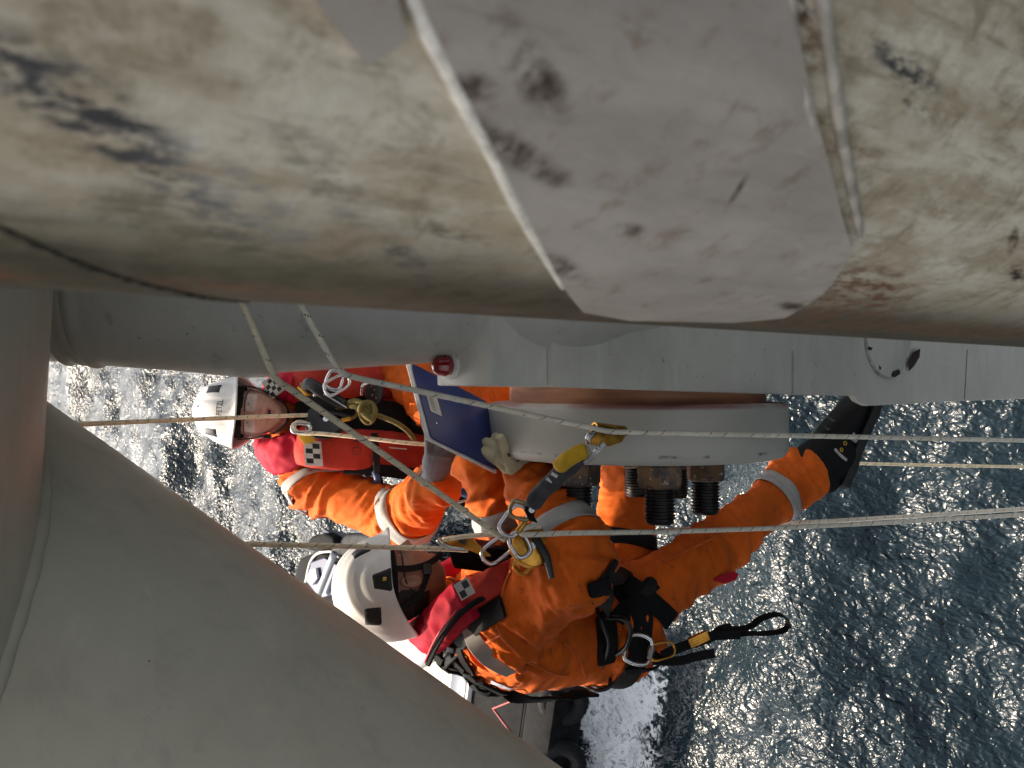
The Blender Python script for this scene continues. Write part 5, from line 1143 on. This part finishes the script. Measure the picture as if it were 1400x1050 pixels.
# ================================================================== WORKBOAT BELOW
def build_boat():
    dz = -12.1; bow = PZ(742, 985, dz); fw = Vector((-.2, -.98, 0)).normalized(); st = Vector((fw.y, -fw.x, 0)); Z = Vector((0, 0, 1))   # st: towards +X side
    if st.x < 0: st = -st
    o0 = Vector((bow.x, bow.y, 0)) - st * 1.3
    L = lambda a, s, z: o0 - fw * a + st * s + Z * z      # a metres aft of the bow
    root = empty('workboat', L(6, 0, SEA_Z), 'white workboat with black tyre-fendered bow pushed up below the technicians', 'boat')
    white = simple('boat_white', (.62, .61, .57), .4, 0, .12, 2.0, .05); black = simple('boat_black_rubber', (.006, .006, .007), .8, 0, .4, 6, .4, 30, spec=.15); deckm = simple('boat_deck', (.50, .48, .40), .7, 0, .2, 3, .3, 60); glass = NT('boat_window'); glass.P(base=(.012, .018, .028), rough=.08); glass = glass.m; navy = simple('boat_navy', (.012, .02, .09), .5); greyp = simple('boat_grey_post', (.42, .44, .46), .45)
    lo = [L(.9, -1.5, SEA_Z - .6), L(.9, 1.5, SEA_Z - .6), L(8.4, 1.6, SEA_Z - .6), L(8.4, -1.6, SEA_Z - .6)]; hi = [L(.3, -2.2, dz - .02), L(.3, 2.2, dz - .02), L(9.0, 2.2, dz - .02), L(9.0, -2.2, dz - .02)]
    adopt(root, bevel_solid('hull', lo + hi, [(3, 2, 1, 0), (4, 5, 6, 7), (0, 1, 5, 4), (1, 2, 6, 5), (2, 3, 7, 6), (3, 0, 4, 7)], simple('hull_navy', (.02, .03, .06), .4), bev=.06))
    adopt(root, prism('deck', [L(.5, s, dz) for s in (-2.15, 2.15)] + [L(8.9, 2.1, dz), L(8.9, -2.1, dz)], Z * .05, deckm, bev=.01)); adopt(root, prism('foredeck_mat', [L(.5, -2.1, dz + .052), L(.5, 2.1, dz + .052), L(2.9, 2.1, dz + .052), L(2.9, -2.1, dz + .052)], Z * .03, black, bev=.005))
    adopt(root, prism('bow_fender', [L(-.35, -1.9, dz - .75), L(-.35, 1.9, dz - .75), L(.45, 2.3, dz - .75), L(.45, -2.3, dz - .75)], Z * .85, black, bev=.12))
    red = simple('boat_red_line', (.30, .05, .05), .6)
    tread = simple('tyre_rubber', (.010, .010, .011), .8, 0, .3, 20, .4, spec=.2)
    for a, s in ((-.22, 1.75), (-.40, .55), (-.42, -.9)):
        c = L(a, s, dz - .25); prof = []; V = []; F = []; K, k = 44, 14
        ax = (fw * .75 + Z * .66).normalized(); x = ax.orthogonal().normalized(); y = ax.cross(x)
        for i in range(K):
            A_ = 2 * math.pi * i / K; d = x * math.cos(A_) + y * math.sin(A_)
            for j in range(k):
                B_ = 2 * math.pi * j / k; rr = .15 + (.016 if (i + (1 if math.sin(B_) > 0 else 0)) % 2 and math.cos(B_) > .2 else 0); V.append(c + d * (.33 + rr * math.cos(B_)) + ax * (rr * 1.05 * math.sin(B_)))
        for i in range(K):
            for j in range(k): F.append((i * k + j, ((i + 1) % K) * k + j, ((i + 1) % K) * k + (j + 1) % k, i * k + (j + 1) % k))
        o = mobj('tyre', V, F, tread); auto_smooth(o, 40); adopt(root, o)
    for p, q in ((L(.6, 1.5, dz + .09), L(1.35, .9, dz + .09)), (L(1.35, .9, dz + .09), L(.45, .6, dz + .09))): adopt(root, tube('painted_line', [p, q], .02, red))
    # deck hatch with dark glass and pale coaming
    adopt(root, prism('hatch', [L(2.05, .2, dz + .05), L(2.05, 1.35, dz + .05), L(2.75, 1.35, dz + .05), L(2.75, .2, dz + .05)], Z * .16, white, bev=.06)); adopt(root, prism('hatch_glass', [L(2.12, .28, dz + .215), L(2.12, 1.27, dz + .215), L(2.62, 1.2, dz + .215), L(2.62, .35, dz + .215)], Z * .012, glass, bev=.004))
    for s in (-1.9, 1.95):
        pts = [L(a, s, dz + .05) for a in (2.6, 4.2, 5.8)]
        for p in pts: adopt(root, tube('rail_post', [p, p + Z * .9], .03, greyp, n=2))
        adopt(root, tube('hand_rail', [p + Z * .9 for p in pts], .03, greyp, n=2))
    adopt(root, tube('deck_pipe', [L(3.1, 1.5, dz + .15), L(4.6, .2, dz + .15)], .16, greyp, n=2))
    # cockpit aft: rounded black console hood, navy seat, grey arch tube, folded tarpaulin
    def hood(name, px, z, h, mat, bev): adopt(root, prism(name, [PZ(x, y, z) for x, y in px], Z * h, mat, bev=bev, seg=4))
    hood('console_hood', [(432, 742), (440, 731), (458, 727), (470, 733), (472, 744), (455, 752), (436, 752)], dz + .45, .30, black, .10)
    hood('tarpaulin', [(470, 742), (486, 728), (530, 728), (545, 750), (520, 768), (480, 760)], dz + .35, .25, simple('grey_black_tarp', (.02, .021, .024), .7, 0, .4, 4, .4, 12, spec=.2), .10)
    hood('cockpit_coaming', [(414, 792), (424, 762), (446, 752), (474, 760), (520, 800), (500, 860), (430, 830)], dz + .06, .30, black, .08)
    hood('navy_seat', [(421, 794), (428, 768), (446, 762), (464, 772), (460, 812), (440, 818)], dz + .37, .06, navy, .03)
    hood('white_bag', [(422, 792), (428, 778), (436, 776), (438, 790), (430, 800)], dz + .44, .10, white, .04)
    adopt(root, tube('arch_tube', [PZ(457, 757, dz + .62), PZ(446, 785, dz + .62), PZ(434, 815, dz + .62)], .09, greyp, n=3))
    adopt(root, tube('coaming_rail', [PZ(x, y, dz + .42) for x, y in ((418, 796), (424, 770), (434, 757), (452, 754), (464, 762))], .035, white))
    return root, L, dz, fw, st
BOAT = build_boat()
